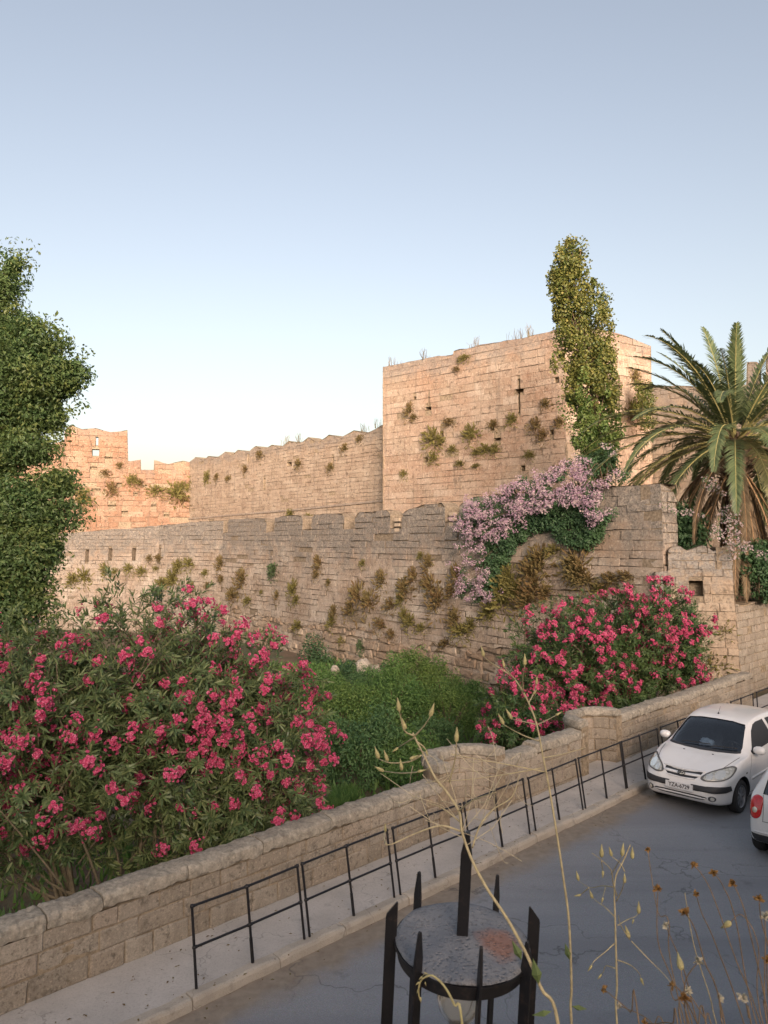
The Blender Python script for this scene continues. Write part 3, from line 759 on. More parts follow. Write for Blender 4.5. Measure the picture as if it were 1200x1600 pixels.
# wall with merlons behind the palm
BW_A = np.array(TW_D); BW_B = at_y(1330, 700, 40.0)[:2]
PB = VPlane(BW_A, BW_B)
BACK = thing('inner_wall', 'stone wall with tall square merlons showing behind the palm fronds', 'wall', (float(BW_A[0]), float(BW_A[1]), 0))
bp_ = PB.prof([(1018, 604), (1060, 603), (1090, 606), (1130, 602), (1166, 601), (1167, 566), (1183, 566), (1184, 603), (1196, 601), (1197, 556), (1240, 556), (1330, 556)]); bp_[0] = (0, bp_[0][1]); bp_[-1] = (PB.L, bp_[-1][1])
masonry('masonry', PB.mapf(), 0, PB.L, 1, bp_, [M_back_shaded, M_mortar_dark], BACK, ch=(0.32, 0.45), bl=(0.45, 1.0), gap=0.007, prot=0.014, thick=0.8, seed=81, jit=0.012, edge=0.016, core_w=-0.035, ragged=0.08, rstep=.12)
# ---------------------------------------------------------------- plant materials
M_bark = mat_plain('bark', (0.16, 0.115, 0.075), 0.9, 0.8, 18, 0.35)
M_stemgreen = mat_plain('oleander_stem', (0.15, 0.125, 0.08), 0.8, 0.4, 20, 0.25)
M_ole = mat_leaf('oleander_leaf', [(0.0, (0.05, 0.092, 0.042)), (0.35, (0.09, 0.145, 0.06)), (0.7, (0.13, 0.18, 0.075)), (1.0, (0.20, 0.225, 0.10))], 0.42, 0.22)
M_ole2 = mat_leaf('oleander_leaf_deep', [(0.0, (0.03, 0.075, 0.03)), (0.5, (0.06, 0.12, 0.045)), (0.85, (0.09, 0.155, 0.055)), (1.0, (0.13, 0.17, 0.06))], 0.42, 0.22)
M_tree = mat_leaf('tree_leaf', [(0.0, (0.04, 0.08, 0.028)), (0.5, (0.068, 0.125, 0.042)), (0.85, (0.10, 0.16, 0.055)), (1.0, (0.145, 0.19, 0.07))], 0.5, 0.25)
M_tree2 = mat_leaf('tree_leaf_young', [(0.0, (0.055, 0.09, 0.028)), (0.5, (0.095, 0.145, 0.042)), (1.0, (0.18, 0.21, 0.07))], 0.5, 0.3)
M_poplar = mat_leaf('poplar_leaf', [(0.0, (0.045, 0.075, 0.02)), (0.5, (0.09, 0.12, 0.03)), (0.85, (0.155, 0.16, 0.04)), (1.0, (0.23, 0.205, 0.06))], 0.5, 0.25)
M_poplar_shade = mat_leaf('poplar_leaf_shade', [(0.0, (0.04, 0.085, 0.022)), (0.5, (0.08, 0.14, 0.035)), (0.85, (0.13, 0.18, 0.05)), (1.0, (0.19, 0.23, 0.07))], 0.5, 0.25)  # greener leaf colour carries the shade of the lower crown
M_green = mat_leaf('shrub_leaf', [(0.0, (0.045, 0.11, 0.034)), (0.5, (0.085, 0.18, 0.05)), (0.85, (0.125, 0.23, 0.065)), (1.0, (0.18, 0.28, 0.085))], 0.55, 0.3)
M_green2 = mat_leaf('shrub_leaf_light', [(0.0, (0.055, 0.11, 0.03)), (0.5, (0.10, 0.185, 0.05)), (0.85, (0.15, 0.24, 0.065)), (1.0, (0.21, 0.29, 0.085))], 0.55, 0.3)
M_green3 = mat_leaf('shrub_leaf_blue', [(0.0, (0.04, 0.10, 0.045)), (0.5, (0.075, 0.155, 0.062)), (1.0, (0.135, 0.23, 0.09))], 0.55, 0.3)
M_ivy = mat_leaf('ivy_leaf', [(0.0, (0.025, 0.065, 0.03)), (0.6, (0.045, 0.10, 0.045)), (1.0, (0.075, 0.14, 0.06))], 0.5, 0.2)
M_dryw = mat_leaf('dry_weed', [(0.0, (0.115, 0.07, 0.03)), (0.4, (0.17, 0.11, 0.045)), (0.7, (0.205, 0.15, 0.065)), (1.0, (0.16, 0.145, 0.06))], 0.8, 0.25, (0.9, 0.7, 0.3))
M_olivew = mat_leaf('olive_weed', [(0.0, (0.11, 0.095, 0.03)), (0.5, (0.17, 0.15, 0.045)), (1.0, (0.22, 0.20, 0.07))], 0.8, 0.25, (0.8, 0.8, 0.3))
M_greenw = mat_leaf('green_weed', [(0.0, (0.05, 0.085, 0.04)), (0.5, (0.08, 0.12, 0.055)), (1.0, (0.12, 0.16, 0.08))], 0.7, 0.25)
def mat_petal(name, stops, tr=0.3):
    t = NT(name); c = t.ramp(t.rnd(), stops)
    p = t.pbr(c, 0.6, Specular_IOR_Level=0.2); q = t.n('ShaderNodeBsdfTranslucent', Color=c)
    return t.done(t.n('ShaderNodeMixShader', i0=tr, i1=p, i2=q.outputs[0]).outputs[0])
M_pink = mat_petal('oleander_petal', [(0.0, (0.44, 0.045, 0.12)), (0.4, (0.57, 0.085, 0.19)), (0.8, (0.65, 0.14, 0.27)), (1.0, (0.72, 0.28, 0.40))])
M_lilac = mat_petal('vine_petal', [(0.0, (0.33, 0.21, 0.31)), (0.4, (0.45, 0.30, 0.39)), (0.8, (0.53, 0.38, 0.46)), (1.0, (0.64, 0.52, 0.56))], 0.35)
M_fade = mat_petal('vine_petal_pale', [(0.0, (0.42, 0.33, 0.36)), (0.6, (0.54, 0.44, 0.45)), (1.0, (0.64, 0.55, 0.54))], 0.35)

# ---------------------------------------------------------------- oleanders
def ellipsoid_pts(c, r, n, rg, lo=0.55, hi=1.0, zmin=-0.75):
    d = rdir(n * 2, rg); d = d[d[:, 2] > zmin][:n]
    k = rg.uniform(lo ** 3, hi ** 3, len(d)) ** (1 / 3)
    return np.array(c) + d * np.array(r) * k[:, None], d
def oleander(name, label, base, lobes, n_shoots, leafL, flower_p, seed, mat, keep=None, fl_size=0.062, fl_n=(16, 36), group=None):
    rg = np.random.default_rng(seed)
    T = thing(name, label, 'shrub', base, 0, group)
    w = np.array([l[1][0] * l[1][2] for l in lobes]); w = w / w.sum()
    P = []; D = []; N = []; L = []; FP = []; FN = []; st = MB(); bs = Vector(base)
    cen = np.array([l[0] for l in lobes])
    for (c, r), f in zip(lobes, w):
        n = int(n_shoots * f)
        q, d = ellipsoid_pts(c, r, n, rg, 0.62, 1.0)
        # lumpy outline
        q = q + d * (fbm(q * 1.1 + seed, 3) * 0.32)[:, None]
        if keep is not None:
            k = keep(q); q, d = q[k], d[k]
        out = unit(d * np.array([1, 1, 0.8]) + np.array([0, 0, 0.35]) + rg.normal(0, .35, q.shape))
        for i in range(len(q)):
            ln = rg.uniform(.45, .95); tip = q[i]; o = out[i]
            droop = rg.uniform(.1, .75)
            ts = np.linspace(0, 1, 7)
            path = tip - o * ln * (1 - ts)[:, None] ; path[:, 2] -= droop * ln * ((ts - .35) ** 2 - .42) * .9
            tang = unit(np.gradient(path, axis=0))
            if rg.random() < .25: st.tube([path[0] - tang[0] * .3, path[0], path[3], path[6]], [.011, .009, .006, .003], 4)
            nw = rg.integers(8, 13)
            for j in range(nw):
                a = rg.uniform(.25, 1.0) if j < nw - 2 else 1.0
                p = np.array([np.interp(a, ts, path[:, k]) for k in range(3)]); tg = np.array([np.interp(a, ts, tang[:, k]) for k in range(3)])
                ph = rg.uniform(0, 6.28); e1 = unit(np.cross(tg, [.31, .2, .93])); e2 = np.cross(tg, e1)
                for m in range(3):
                    an = ph + m * 2.094; rad = e1 * math.cos(an) + e2 * math.sin(an)
                    sp = rg.uniform(.35, .75) if j >= nw - 2 else rg.uniform(.7, 1.25)
                    dd = tg * math.cos(sp) + rad * math.sin(sp) + np.array([0, 0, -.12])
                    P.append(p); D.append(dd); N.append(tg * .7 + rad * -.3 + np.array([0, 0, .5]) + rg.normal(0, .15, 3)); L.append(leafL * rg.uniform(.65, 1.15))
            fp = flower_p(tip) * (1.0 if d[i][2] > -.5 else .4)
            if rg.random() < fp:
                nf = rg.integers(*fl_n); R_ = rg.uniform(.09, .21)
                fd = unit(rg.normal(0, .75, (nf, 3)) + tang[-1] + np.array([0, -.35, .1]))
                FP.append(path[-1] + tang[-1] * .05 + fd * R_ * rg.uniform(.35, 1.0, nf)[:, None]); FN.append(fd)
        # inner foliage so that nothing shines through
        q, d = ellipsoid_pts(c, r, int(n_shoots * f * 5), rg, 0.1, 0.75)
        if keep is not None:
            k = keep(q); q, d = q[k], d[k]
        P += list(q); D += list(rdir(len(q), rg)); N += list(rdir(len(q), rg)); L += list(np.full(len(q), leafL * 1.1) * rg.uniform(.8, 1.2, len(q)))
    P = np.array(P); L = np.array(L)
    scatter('foliage', P, np.array(D), np.array(N), L, L * rg.uniform(.13, .19, len(L)), LANCE, mat, None).parent = T
    for o in T.children: o.matrix_parent_inverse = Matrix.Translation(-bs)
    FP = np.concatenate(FP); FN = np.concatenate(FN); S = fl_size * rg.uniform(.7, 1.2, len(FP))
    ax = unit(np.cross(FN, rdir(len(FN), rg)))
    o = scatter('flowers', FP, ax, FN, S, S, ROSE, M_pink, None); o.parent = T; o.matrix_parent_inverse = Matrix.Translation(-bs)
    for k in range(32):
        c, r = lobes[rg.integers(len(lobes))]
        e = np.array(c) + rdir(1, rg)[0] * np.array(r) * .8
        b = np.array(base) + rg.normal(0, .35, 3) * [1, 1, 0]; b = b + 0.35 * (np.array([c[0], c[1], base[2]]) - b) * [1, 1, 0]
        mid = b * .45 + e * .55 + rg.normal(0, .2, 3); mid[2] = b[2] + (e[2] - b[2]) * .5
        r0 = rg.uniform(.025, .06)
        st.tube(catmull([b, (b + mid) / 2 + rg.normal(0, .08, 3), mid, e], 4), list(np.linspace(r0, .008, 13)), 6)
    st.build('stems', M_stemgreen, T)
    return T
hollow = np.random.default_rng(5)
def sky_side(q):      # stay behind the parapet; the foot of the left bush is bare and open
    bare = (q[:, 0] < -3.2) & (q[:, 1] < 15) & (q[:, 2] < .95) & (hollow.random(len(q)) < .45)
    return ((q[:, 0] - q[:, 1]) < -13.45) & ~bare
LB = [((-5.6, 11.9, 1.95), (2.1, 1.7, 2.0)), ((-4.1, 13.2, 2.2), (2.0, 1.9, 2.35)), ((-3.2, 13.6, 1.95), (1.6, 1.6, 2.1)), ((-2.15, 13.75, 1.25), (1.45, 1.4, 1.95)), ((-6.6, 12.6, 1.9), (1.8, 1.6, 2.2)), ((-5.3, 12.7, 0.5), (1.9, 1.1, 1.2)), ((-3.0, 13.0, 0.2), (1.5, 1.0, 1.3))]
def fp_left(p):
    px = 600 + p[0] / p[1] * 1200; py = 848 - (p[2] - EYE) / p[1] * 1200
    v = 0.16 + 0.42 * max(0, min(1, (py - 1090) / 90)) + 0.36 * max(0, min(1, (px - 330) / 90))
    if py > 1265 and 190 < px < 430: v *= 0.12
    if px < 200 and 1140 < py < 1310: v += .18
    if py > 1320: v *= 0.3
    n = vnoise(np.array([p * 1.3 + 4.0]))[0]
    return v * (2.6 if n > 0.02 else 0.5)
oleander('oleander_bush', 'huge pink-flowered oleander at left, spilling over the low wall', (-4.3, 13.0, -1.3), LB, 2500, .165, fp_left, 101, M_ole, sky_side)
RB = [((8.75, 24.3, 2.15), (1.75, 1.3, 1.75)), ((7.2, 23.6, 2.0), (1.6, 1.5, 1.75)), ((5.35, 22.6, 1.55), (1.85, 1.6, 1.9)), ((3.6, 20.3, .35), (1.2, 1.2, 1.35)), ((6.5, 22.7, .6), (1.7, 1.1, 1.2)), ((9.3, 24.6, 1.1), (1.3, 1.0, 1.2))]
def fp_right(p):
    n = vnoise(np.array([p * 1.0 + 9.0]))[0]
    return 0.42 * (1.5 if n > -.1 else .35)
oleander('oleander_bush', 'red-pink oleander in front of the stone pier, right of the green moat shrubs', (6.4, 23.2, -.9), RB, 2300, .17, fp_right, 102, M_ole2, sky_side, .075, (14, 32))

# ---------------------------------------------------------------- clump foliage (trees, shrubs)
def clumps(C, rad, per, rg, squash=(1, 1, 1), lo=.35):
    n = len(C) * per
    d = rdir(n, rg); k = rg.uniform(lo ** 3, 1, n) ** (1 / 3)
    return np.repeat(C, per, 0) + d * k[:, None] * np.repeat(rad, per)[:, None] * np.array(squash), d
def leaf_cloud(name, C, rad, per, L, mats, parent, rg, templ=OVATE, ratio=.55, squash=(1, 1, 1), up=.4, out=.8, keep=None):
    P, d = clumps(C, rad, per, rg, squash)
    if keep is not None: k = keep(P); P = P[k]; d = d[k]
    N = unit(d * out + np.array([0, 0, up]) + rg.normal(0, .5, P.shape))
    D = unit(np.cross(N, rdir(len(P), rg)) + np.array([0, 0, -.25]))
    l = L * rg.uniform(.65, 1.25, len(P))
    o = scatter(name, P, D, N, l, l * ratio, templ, mats, None)
    o.parent = parent; o.matrix_parent_inverse = Matrix.Translation(-Vector(parent.location))
    return o
def inpoly(P, poly):
    x, y = P[:, 0], P[:, 1]; r = np.zeros(len(P), bool); n = len(poly)
    for i in range(n):
        x0, y0 = poly[i]; x1, y1 = poly[(i + 1) % n]
        c = ((y0 > y) != (y1 > y)); xi = x0 + (y - y0) / (y1 - y0 + 1e-12) * (x1 - x0)
        r ^= c & (x < xi)
    return r
def sample_poly(poly, n, rg):
    poly = np.array(poly, float); lo, hi = poly.min(0), poly.max(0); out = np.zeros((0, 2))
    while len(out) < n:
        q = rg.uniform(lo, hi, (n * 3, 2)); out = np.concatenate([out, q[inpoly(q, poly)]])
    return out[:n]

# big tree at the left edge
rg = np.random.default_rng(201)
TY = 17.5
TREE = thing('broadleaf_tree', 'dark green broadleaf tree rising above the oleander at the left edge', 'tree', (-10.2, 18.2, -1.3))
lob = [(-150, 520, 17.5, 3.0, 1.6), (-10, 590, 17.5, 1.55, 1.25), (58, 570, 17.2, .85, .75), (0, 650, 17.8, .8, .6), (-15, 475, 17.8, .5, .7), (8, 425, 17.6, .3, .4), (-70, 410, 18, .7, .8), (-130, 700, 18, 1.5, 1.6), (0, 810, 16.8, 1.3, 1.1), (55, 800, 16.6, .75, .6), (60, 860, 16.4, .45, .35), (-20, 900, 16.4, 1.3, .75), (25, 945, 16.0, .7, .45), (75, 745, 16.8, .4, .25), (-95, 830, 17.2, 1.5, 1.5), (78, 640, 17.2, .35, .5), (45, 705, 16.8, .5, .18), (104, 585, 17.1, .3, .3), (55, 520, 17.3, .35, .25), (35, 880, 16.2, .6, .6), (-20, 720, 17.2, .55, .5), (45, 600, 17.4, .95, .75), (15, 540, 17.5, 1.1, .8), (85, 585, 17.3, .5, .42), (55, 655, 17.3, .5, .3), (30, 700, 17.2, .5, .4), (0, 690, 17.6, .6, .45), (-45, 750, 17.5, .9, .8), (5, 990, 15.6, .6, .4)]
C = []; Rr = []
for (px, py, y, rx, rz) in lob:
    c = at_y(px, py, y); n = max(4, int(20 * rx * rz + 5))
    d = rdir(n, rg); k = rg.uniform(.35, 1.0, n)[:, None]
    C.append(c + d * k * np.array([rx, rx, rz])); Rr.append(rg.uniform(.2, .7, n) * (.7 if rx < .6 else 1.0))
C = np.concatenate(C); Rr = np.concatenate(Rr)
leaf_cloud('crown', C, Rr, 270, .10, M_tree, TREE, rg, ratio=.5, squash=(1.05, 1.05, .8))
C2 = np.repeat(C[::2], 2, 0) + rdir(len(C[::2]) * 2, rg) * rg.uniform(.3, .75, (len(C[::2]) * 2, 1)) * np.array([.8, .8, .8])
C2 = C2[C2[:, 0] / C2[:, 1] < -.385]
leaf_cloud('outer_twig_leaves', C2, rg.uniform(.18, .4, len(C2)), 42, .11, M_tree2, TREE, rg, ratio=.5, squash=(1.2, 1.2, .7), up=.6)
tb = MB(); b0 = Vector((-10.2, 18.2, -1.4))
tb.tube(catmull([b0, b0 + Vector((.1, 0, 2)), b0 + Vector((-.1, -.2, 4.5)), b0 + Vector((.2, -.3, 8)), b0 + Vector((.8, -.4, 11))], 5), list(np.linspace(.38, .08, 21)), 9)
for (px, py, y, rx, rz) in lob[:16]:
    e = Vector(at_y(px, py, y)); s0 = b0 + Vector((0, -.1, max(2.0, (e.z - b0.z) * .62)))
    tb.tube(catmull([s0, s0.lerp(e, .5) + Vector((0, 0, .3)), e], 5), list(np.linspace(.13, .02, 11)), 6)
tb.build('trunk', M_bark, TREE)

# poplar
rg = np.random.default_rng(202)
YP = 34.0
POP = thing('poplar_tree', 'tall slender wind-bent poplar with golden sunlit top in front of the square tower', 'tree', tuple(at_y(940, 800, YP)))
POP.location.z = 0.5
spine = [(377, 893, 7), (400, 892, 24), (430, 893, 27), (470, 908, 38), (510, 915, 40), (530, 916, 38), (550, 925, 29), (565, 928, 29), (600, 926, 37), (640, 929, 40), (670, 931, 38), (695, 933, 32), (715, 938, 22), (745, 942, 14)]
sy = np.array([s[0] for s in spine]); sx = np.array([s[1] for s in spine]); sw = np.array([s[2] for s in spine])
n = 430
yy = rg.uniform(378, 748, n); yy = yy[rg.random(n) < np.interp(yy, sy, sw) / 30]
th = rg.uniform(0, 6.28, len(yy)); kr = np.sqrt(rg.uniform(.05, 1, len(yy)))
w_ = np.interp(yy, sy, sw)
xx = np.interp(yy, sy, sx) + w_ * kr * np.cos(th) * 1.12; dy = w_ * kr * np.sin(th) * YP / 1200
C = np.array([at_y(a, b, YP + c) for a, b, c in zip(xx, yy, dy)])
ext = [(868, 428), (862, 436), (873, 440), (866, 455), (880, 450), (871, 483), (868, 496), (875, 515), (880, 405), (873, 398), (886, 390), (878, 556), (870, 560), (866, 570), (884, 572), (875, 540)]
C = C[(vnoise(C * np.array([1.1, 1.1, .75]) + 5.0) < .36) | (C[:, 2] < 9)]
C = np.concatenate([C, np.array([at_y(a, b, YP + rg.normal(0, .3)) for a, b in ext])])
Rr = rg.uniform(.12, .55, len(C))
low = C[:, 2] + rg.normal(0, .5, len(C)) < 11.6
leaf_cloud('crown', C[~low], Rr[~low], 95, .125, M_poplar, POP, rg, ratio=.85, squash=(.8, .8, 1.35), up=.1, out=.7)  # upper crown: golden evening light put into the leaf colour
leaf_cloud('lower_foliage', C[low], Rr[low], 110, .125, M_poplar_shade, POP, rg, ratio=.8, squash=(.85, .85, 1.2), up=.1, out=.7)['label'] = 'lower half of the crown, shade put into its greener leaf colour'
tb = MB(); pts = [Vector(at_y(x, y, YP)) for y, x in [(770, 944), (720, 940), (640, 932), (560, 925), (480, 905), (410, 893)]]
pts = [Vector((pts[0].x, pts[0].y, .5))] + pts
tb.tube(catmull(pts, 4), list(np.linspace(.22, .03, 25)), 8)
for i in range(0, len(C), 5):
    e = Vector(C[i]); z = e.z - rg.uniform(1.0, 2.2); pxs = np.interp(848 - (z - EYE) / YP * 1200, [410, 480, 560, 640, 720, 770], [893, 905, 925, 932, 940, 944])
    s0 = Vector(((pxs - 600) / 1200 * YP, YP, z)); tb.tube([s0, s0.lerp(e, .5) + Vector((0, 0, -.1)), e], [.035, .022, .01], 5)
tb.build('trunk', M_bark, POP)

# palm
M_frond = mat_leaf('palm_leaflet', [(0.0, (0.055, 0.085, 0.042)), (0.5, (0.09, 0.125, 0.06)), (1.0, (0.14, 0.17, 0.085))], 0.45, 0.2)
M_frond_y = mat_leaf('palm_leaflet_yellow', [(0.0, (0.12, 0.125, 0.055)), (1.0, (0.2, 0.18, 0.08))], 0.5, 0.2)
M_frond_d = mat_leaf('palm_leaflet_dead', [(0.0, (0.11, 0.075, 0.045)), (0.6, (0.17, 0.125, 0.08)), (1.0, (0.23, 0.18, 0.12))], 0.8, 0.15, (0.9, 0.7, 0.4))
M_rachis = mat_plain('palm_rachis', (0.27, 0.25, 0.10), 0.6, 0.1, 20, 0.2)
M_rachis_d = mat_plain('palm_rachis_dead', (0.33, 0.21, 0.11), 0.8, 0.2, 20, 0.25)
M_ptrunk = mat_plain('palm_trunk', (0.15, 0.105, 0.07), 0.95, 0.9, 9, 0.4)
PC0 = at_y(1148, 688, 30.0)
PALM = thing('palm_tree', 'large date palm with drooping green fronds and hanging dead brown ones at right', 'palm', (float(PC0[0]), 30.0, 2.85))
rg = np.random.default_rng(203)
def frond(az, el, length, droop, kind, start=PC0, lw=.60):
    length = length * (1.34 if el < 1.0 else 1.08); h = np.array([math.cos(az), math.sin(az), 0]); ts = np.linspace(0, 1, 15); P = [np.array(start, float) + h * .25]; a = el
    for i in range(14):
        a = el - droop * (ts[i + 1] ** 1.35)
        P.append(P[-1] + (h * math.cos(a) + np.array([0, 0, 1]) * math.sin(a)) * length / 14)
    P = np.array(P); tg = unit(np.gradient(P, axis=0)); side = unit(np.cross(tg, [0, 0, 1.0]) + 1e-4 * np.array([h[1], -h[0], 0])); upn = np.cross(side, tg)
    nl = 74; a = np.linspace(.14, .995, nl); pl = []; dl = []; nl_ = []; ll = []
    for s in (-1, 1):
        for q in a:
            p = np.array([np.interp(q, ts, P[:, k]) for k in range(3)]); t = np.array([np.interp(q, ts, tg[:, k]) for k in range(3)])
            sd = np.array([np.interp(q, ts, side[:, k]) for k in range(3)]); un = np.array([np.interp(q, ts, upn[:, k]) for k in range(3)])
            fw = .75 + 1.0 * q
            d = sd * s + t * fw + un * rg.normal(.28, .14) + np.array([0, 0, -.25 if kind != 'dead' else -.9]) + rg.normal(0, .08, 3)
            pl.append(p); dl.append(d); nl_.append(un + sd * s * -.35); ll.append(lw * (math.sin(math.pi * min(1, q * .86 + .14)) ** .5 * .9 + .12) * rg.uniform(.85, 1.1))
    M, rm = {'green': (M_frond, M_rachis), 'yellow': (M_frond_y, M_rachis), 'dead': (M_frond_d, M_rachis_d)}[kind]
    mb = MB(); mb.tube(P, list(np.linspace(.045, .008, 15)), 4)
    nv = len(mb.v); ll = np.array(ll)
    o = scatter('frond', np.array(pl), np.array(dl), np.array(nl_), ll, np.full(len(ll), .056), STRAP, [M], None)
    r = mb.build('rachis', rm)
    for x in (o, r): x.parent = PALM if x is o else o
    o.matrix_parent_inverse = Matrix.Translation(-Vector(PALM.location))
    if kind != 'green': o['label'] = {'dead': 'dead brown frond hanging down', 'yellow': 'yellowing frond'}[kind]
# upright sprays and the arching ones; azimuth 180 = to the left in the picture, 270 = towards the viewer
for (az, el, L, dr) in [(100, 80, 4.9, .35), (175, 74, 4.6, .5), (200, 66, 4.8, .65), (20, 76, 4.6, .45), (60, 84, 4.2, .3), (250, 82, 4.0, .4), (330, 72, 4.4, .6), (0, 64, 5.2, .4), (150, 62, 4.8, .8), (300, 64, 4.4, .8), (225, 58, 4.6, .9), (130, 70, 4.6, .6)]:
    frond(R(az), R(el), L * rg.uniform(.92, 1.04), dr, 'green')
for ring, (el, dr, L, n) in enumerate([(52, .95, 4.9, 12), (33, 1.1, 5.0, 14), (14, 1.2, 4.9, 14), (-6, 1.2, 4.7, 18)]):
    for k in range(n):
        az = 360 / n * (k + .5 * (ring % 2)) + rg.normal(0, 7)
        frond(R(az), R(el + rg.normal(0, 6)), L * rg.uniform(.88, 1.05), dr * rg.uniform(.8, 1.15), 'yellow' if (ring == 3 and k % 3 == 0) else 'green')
for k in range(10):
    az = 360 / 10 * k + rg.normal(0, 6)
    frond(R(az), R(-18 + rg.normal(0, 10)), rg.uniform(3.4, 4.6), rg.uniform(1.1, 1.35), 'dead', PC0 - np.array([0, 0, rg.uniform(.2, .7)]), .42)
for k in range(14):
    frond(R(360 / 14 * k + rg.normal(0, 8)), R(-70 + rg.normal(0, 7)), rg.uniform(3.4, 4.4), rg.uniform(.2, .4), 'dead', PC0 - np.array([0, 0, rg.uniform(.4, 1.6)]), .55)
for k in range(6):
    frond(R(360 / 6 * k + rg.normal(0, 8)), R(-44 + rg.normal(0, 8)), rg.uniform(3.0, 4.0), rg.uniform(.6, .85), 'dead', PC0 - np.array([0, 0, rg.uniform(.9, 1.9)]), .5)
mb = MB(); zb = 2.85 - .3
mb.lathe([(.55, zb), (.42, zb + .6), (.36, zb + 2), (.36, zb + 4), (.42, PC0[2] - 1.2), (.62, PC0[2] - .5), (.5, PC0[2]), (.15, PC0[2] + .35)], 14, Matrix.Translation((PC0[0], PC0[1], 0)))
for k in range(90):      # old leaf bases
    a = k * 2.4; z = PC0[2] - 1.6 + 1.8 * (k / 90); r = .42 + .18 * math.sin((z - PC0[2] + 1.6) * 1.7)
    d = Vector((math.cos(a), math.sin(a), .5)); p = Vector((PC0[0], PC0[1], z)) + Vector((math.cos(a), math.sin(a), 0)) * r * .8
    mb.tube([p, p + d * rg.uniform(.22, .5)], [.06, .03], 5)
mb.build('trunk', M_ptrunk, PALM)

# ---------------------------------------------------------------- flowering vine over the outer wall
rg = np.random.default_rng(204)
VB = PO.at(PO.hit(905, 800)[0], 5.5, -1.2)
VINE = thing('flowering_vine', 'pale lilac-pink flowering creeper mounded over the top of the outer wall below the poplar', 'vine', tuple(VB))
fpoly = [(728, 800), (742, 778), (770, 768), (800, 755), (830, 742), (862, 735), (885, 718), (905, 706), (925, 730), (955, 742), (975, 735), (985, 742), (955, 760), (955, 790), (958, 815), (945, 822), (925, 795), (900, 782), (876, 790), (868, 812), (845, 806), (830, 820), (806, 828), (790, 850), (775, 845), (768, 870), (776, 905), (786, 925), (768, 942), (748, 932), (722, 936), (730, 890), (742, 860), (735, 830)]
gpoly = [(770, 850), (790, 830), (820, 815), (850, 800), (885, 780), (920, 785), (945, 805), (950, 835), (928, 856), (900, 852), (880, 842), (868, 825), (838, 832), (812, 850), (800, 875), (788, 900), (780, 925), (766, 920), (764, 880)]
def vine_pt(px, py, w):
    u, z = PO.hit(px, py); return PO.at(u, z, w)
def vine_w(px, py):
    k = np.clip((py - 715) / 110, 0, 1)
    return .15 + .75 * np.sin(k * math.pi * .62) + np.clip((py - 850) / 120, 0, 1) * -.35
F2 = sample_poly(fpoly, 640, rg); F2 = F2 + rg.normal(0, 5, F2.shape) + np.array([5, 0])
keepn = vnoise(np.stack([F2[:, 0] / 16, F2[:, 1] / 10, F2[:, 0] * 0 + 3], -1)) > -.45
F2 = F2[keepn]
F2 = F2[~((F2[:, 1] > 838) & (F2[:, 0] < 800) & (rg.random(len(F2)) < .5))]
C = np.array([vine_pt(a, b, vine_w(a, b) + rg.uniform(-.15, .2)) for a, b in F2])
def grp(name, C, rad, per, size, templ, mat, ratio):
    P, d = clumps(C, np.full(len(C), rad), per, rg, (1, 1, .8), .2)
    N = unit(d + np.array([-.4, -.6, .5]) + rg.normal(0, .4, P.shape)); D = unit(np.cross(N, rdir(len(P), rg)))
    l = size * rg.uniform(.7, 1.25, len(P))
    o = scatter(name, P, D, N, l, l * ratio, templ, mat, None); o.parent = VINE; o.matrix_parent_inverse = Matrix.Translation(-Vector(VINE.location))
up = F2[:, 1] < 800
grp('flowers', C, .20, 15, .075, STAR, M_lilac, 1.0)
grp('pale_flowers', C[rg.random(len(C)) < .45] + np.array([0, -.1, -.06]), .18, 9, .08, STAR, M_fade, 1.0)
G2 = sample_poly(gpoly, 420, rg)
Cg = np.array([vine_pt(a, b, .12 + .35 * rg.random()) for a, b in G2]); Cg = np.concatenate([Cg, C[::2] + PO.n[0] * -.0 + np.array([-PO.n[0] * .3, -PO.n[1] * .3, -.05])])
grp('foliage', Cg, .22, 44, .12, OVATE, M_ivy, .5)
mb = MB()
for k in range(34):
    i = rg.integers(len(C)); a = VB + np.array([rg.normal(0, .5), rg.normal(0, .3), 0]); e = C[i]; m_ = (a + e) / 2; m_[2] = max(a[2], e[2]) + .3
    mb.tube(catmull([a, m_, e], 5), list(np.linspace(.03, .006, 11)), 5)
mb.build('stems', M_bark, VINE)
# second hanging spray below the palm
VB2 = at_y(1125, 830, 28.6)
VINE = thing('flowering_vine', 'thin pale pink flower spray hanging among the dead palm fronds', 'vine', tuple(VB2))
F2 = np.concatenate([sample_poly([(1108, 835), (1130, 790), (1150, 790), (1160, 830), (1150, 850), (1160, 880), (1150, 882), (1138, 850)], 46, rg), sample_poly([(1155, 845), (1200, 865), (1198, 872), (1155, 855)], 12, rg), sample_poly([(1030, 788), (1055, 795), (1095, 802), (1095, 806), (1050, 802)], 10, rg), sample_poly([(1090, 745), (1140, 755), (1140, 775), (1110, 770)], 12, rg), sample_poly([(940, 690), (965, 690), (965, 712), (940, 712)], 5, rg)])
C = np.array([at_y(a, b, 26.4 if b > 800 and a > 1100 else 27.5) for a, b in F2])
grp('flowers', C, .15, 9, .075, STAR, M_fade, 1.0)
grp('foliage', C, .18, 6, .09, OVATE, M_ivy, .5)

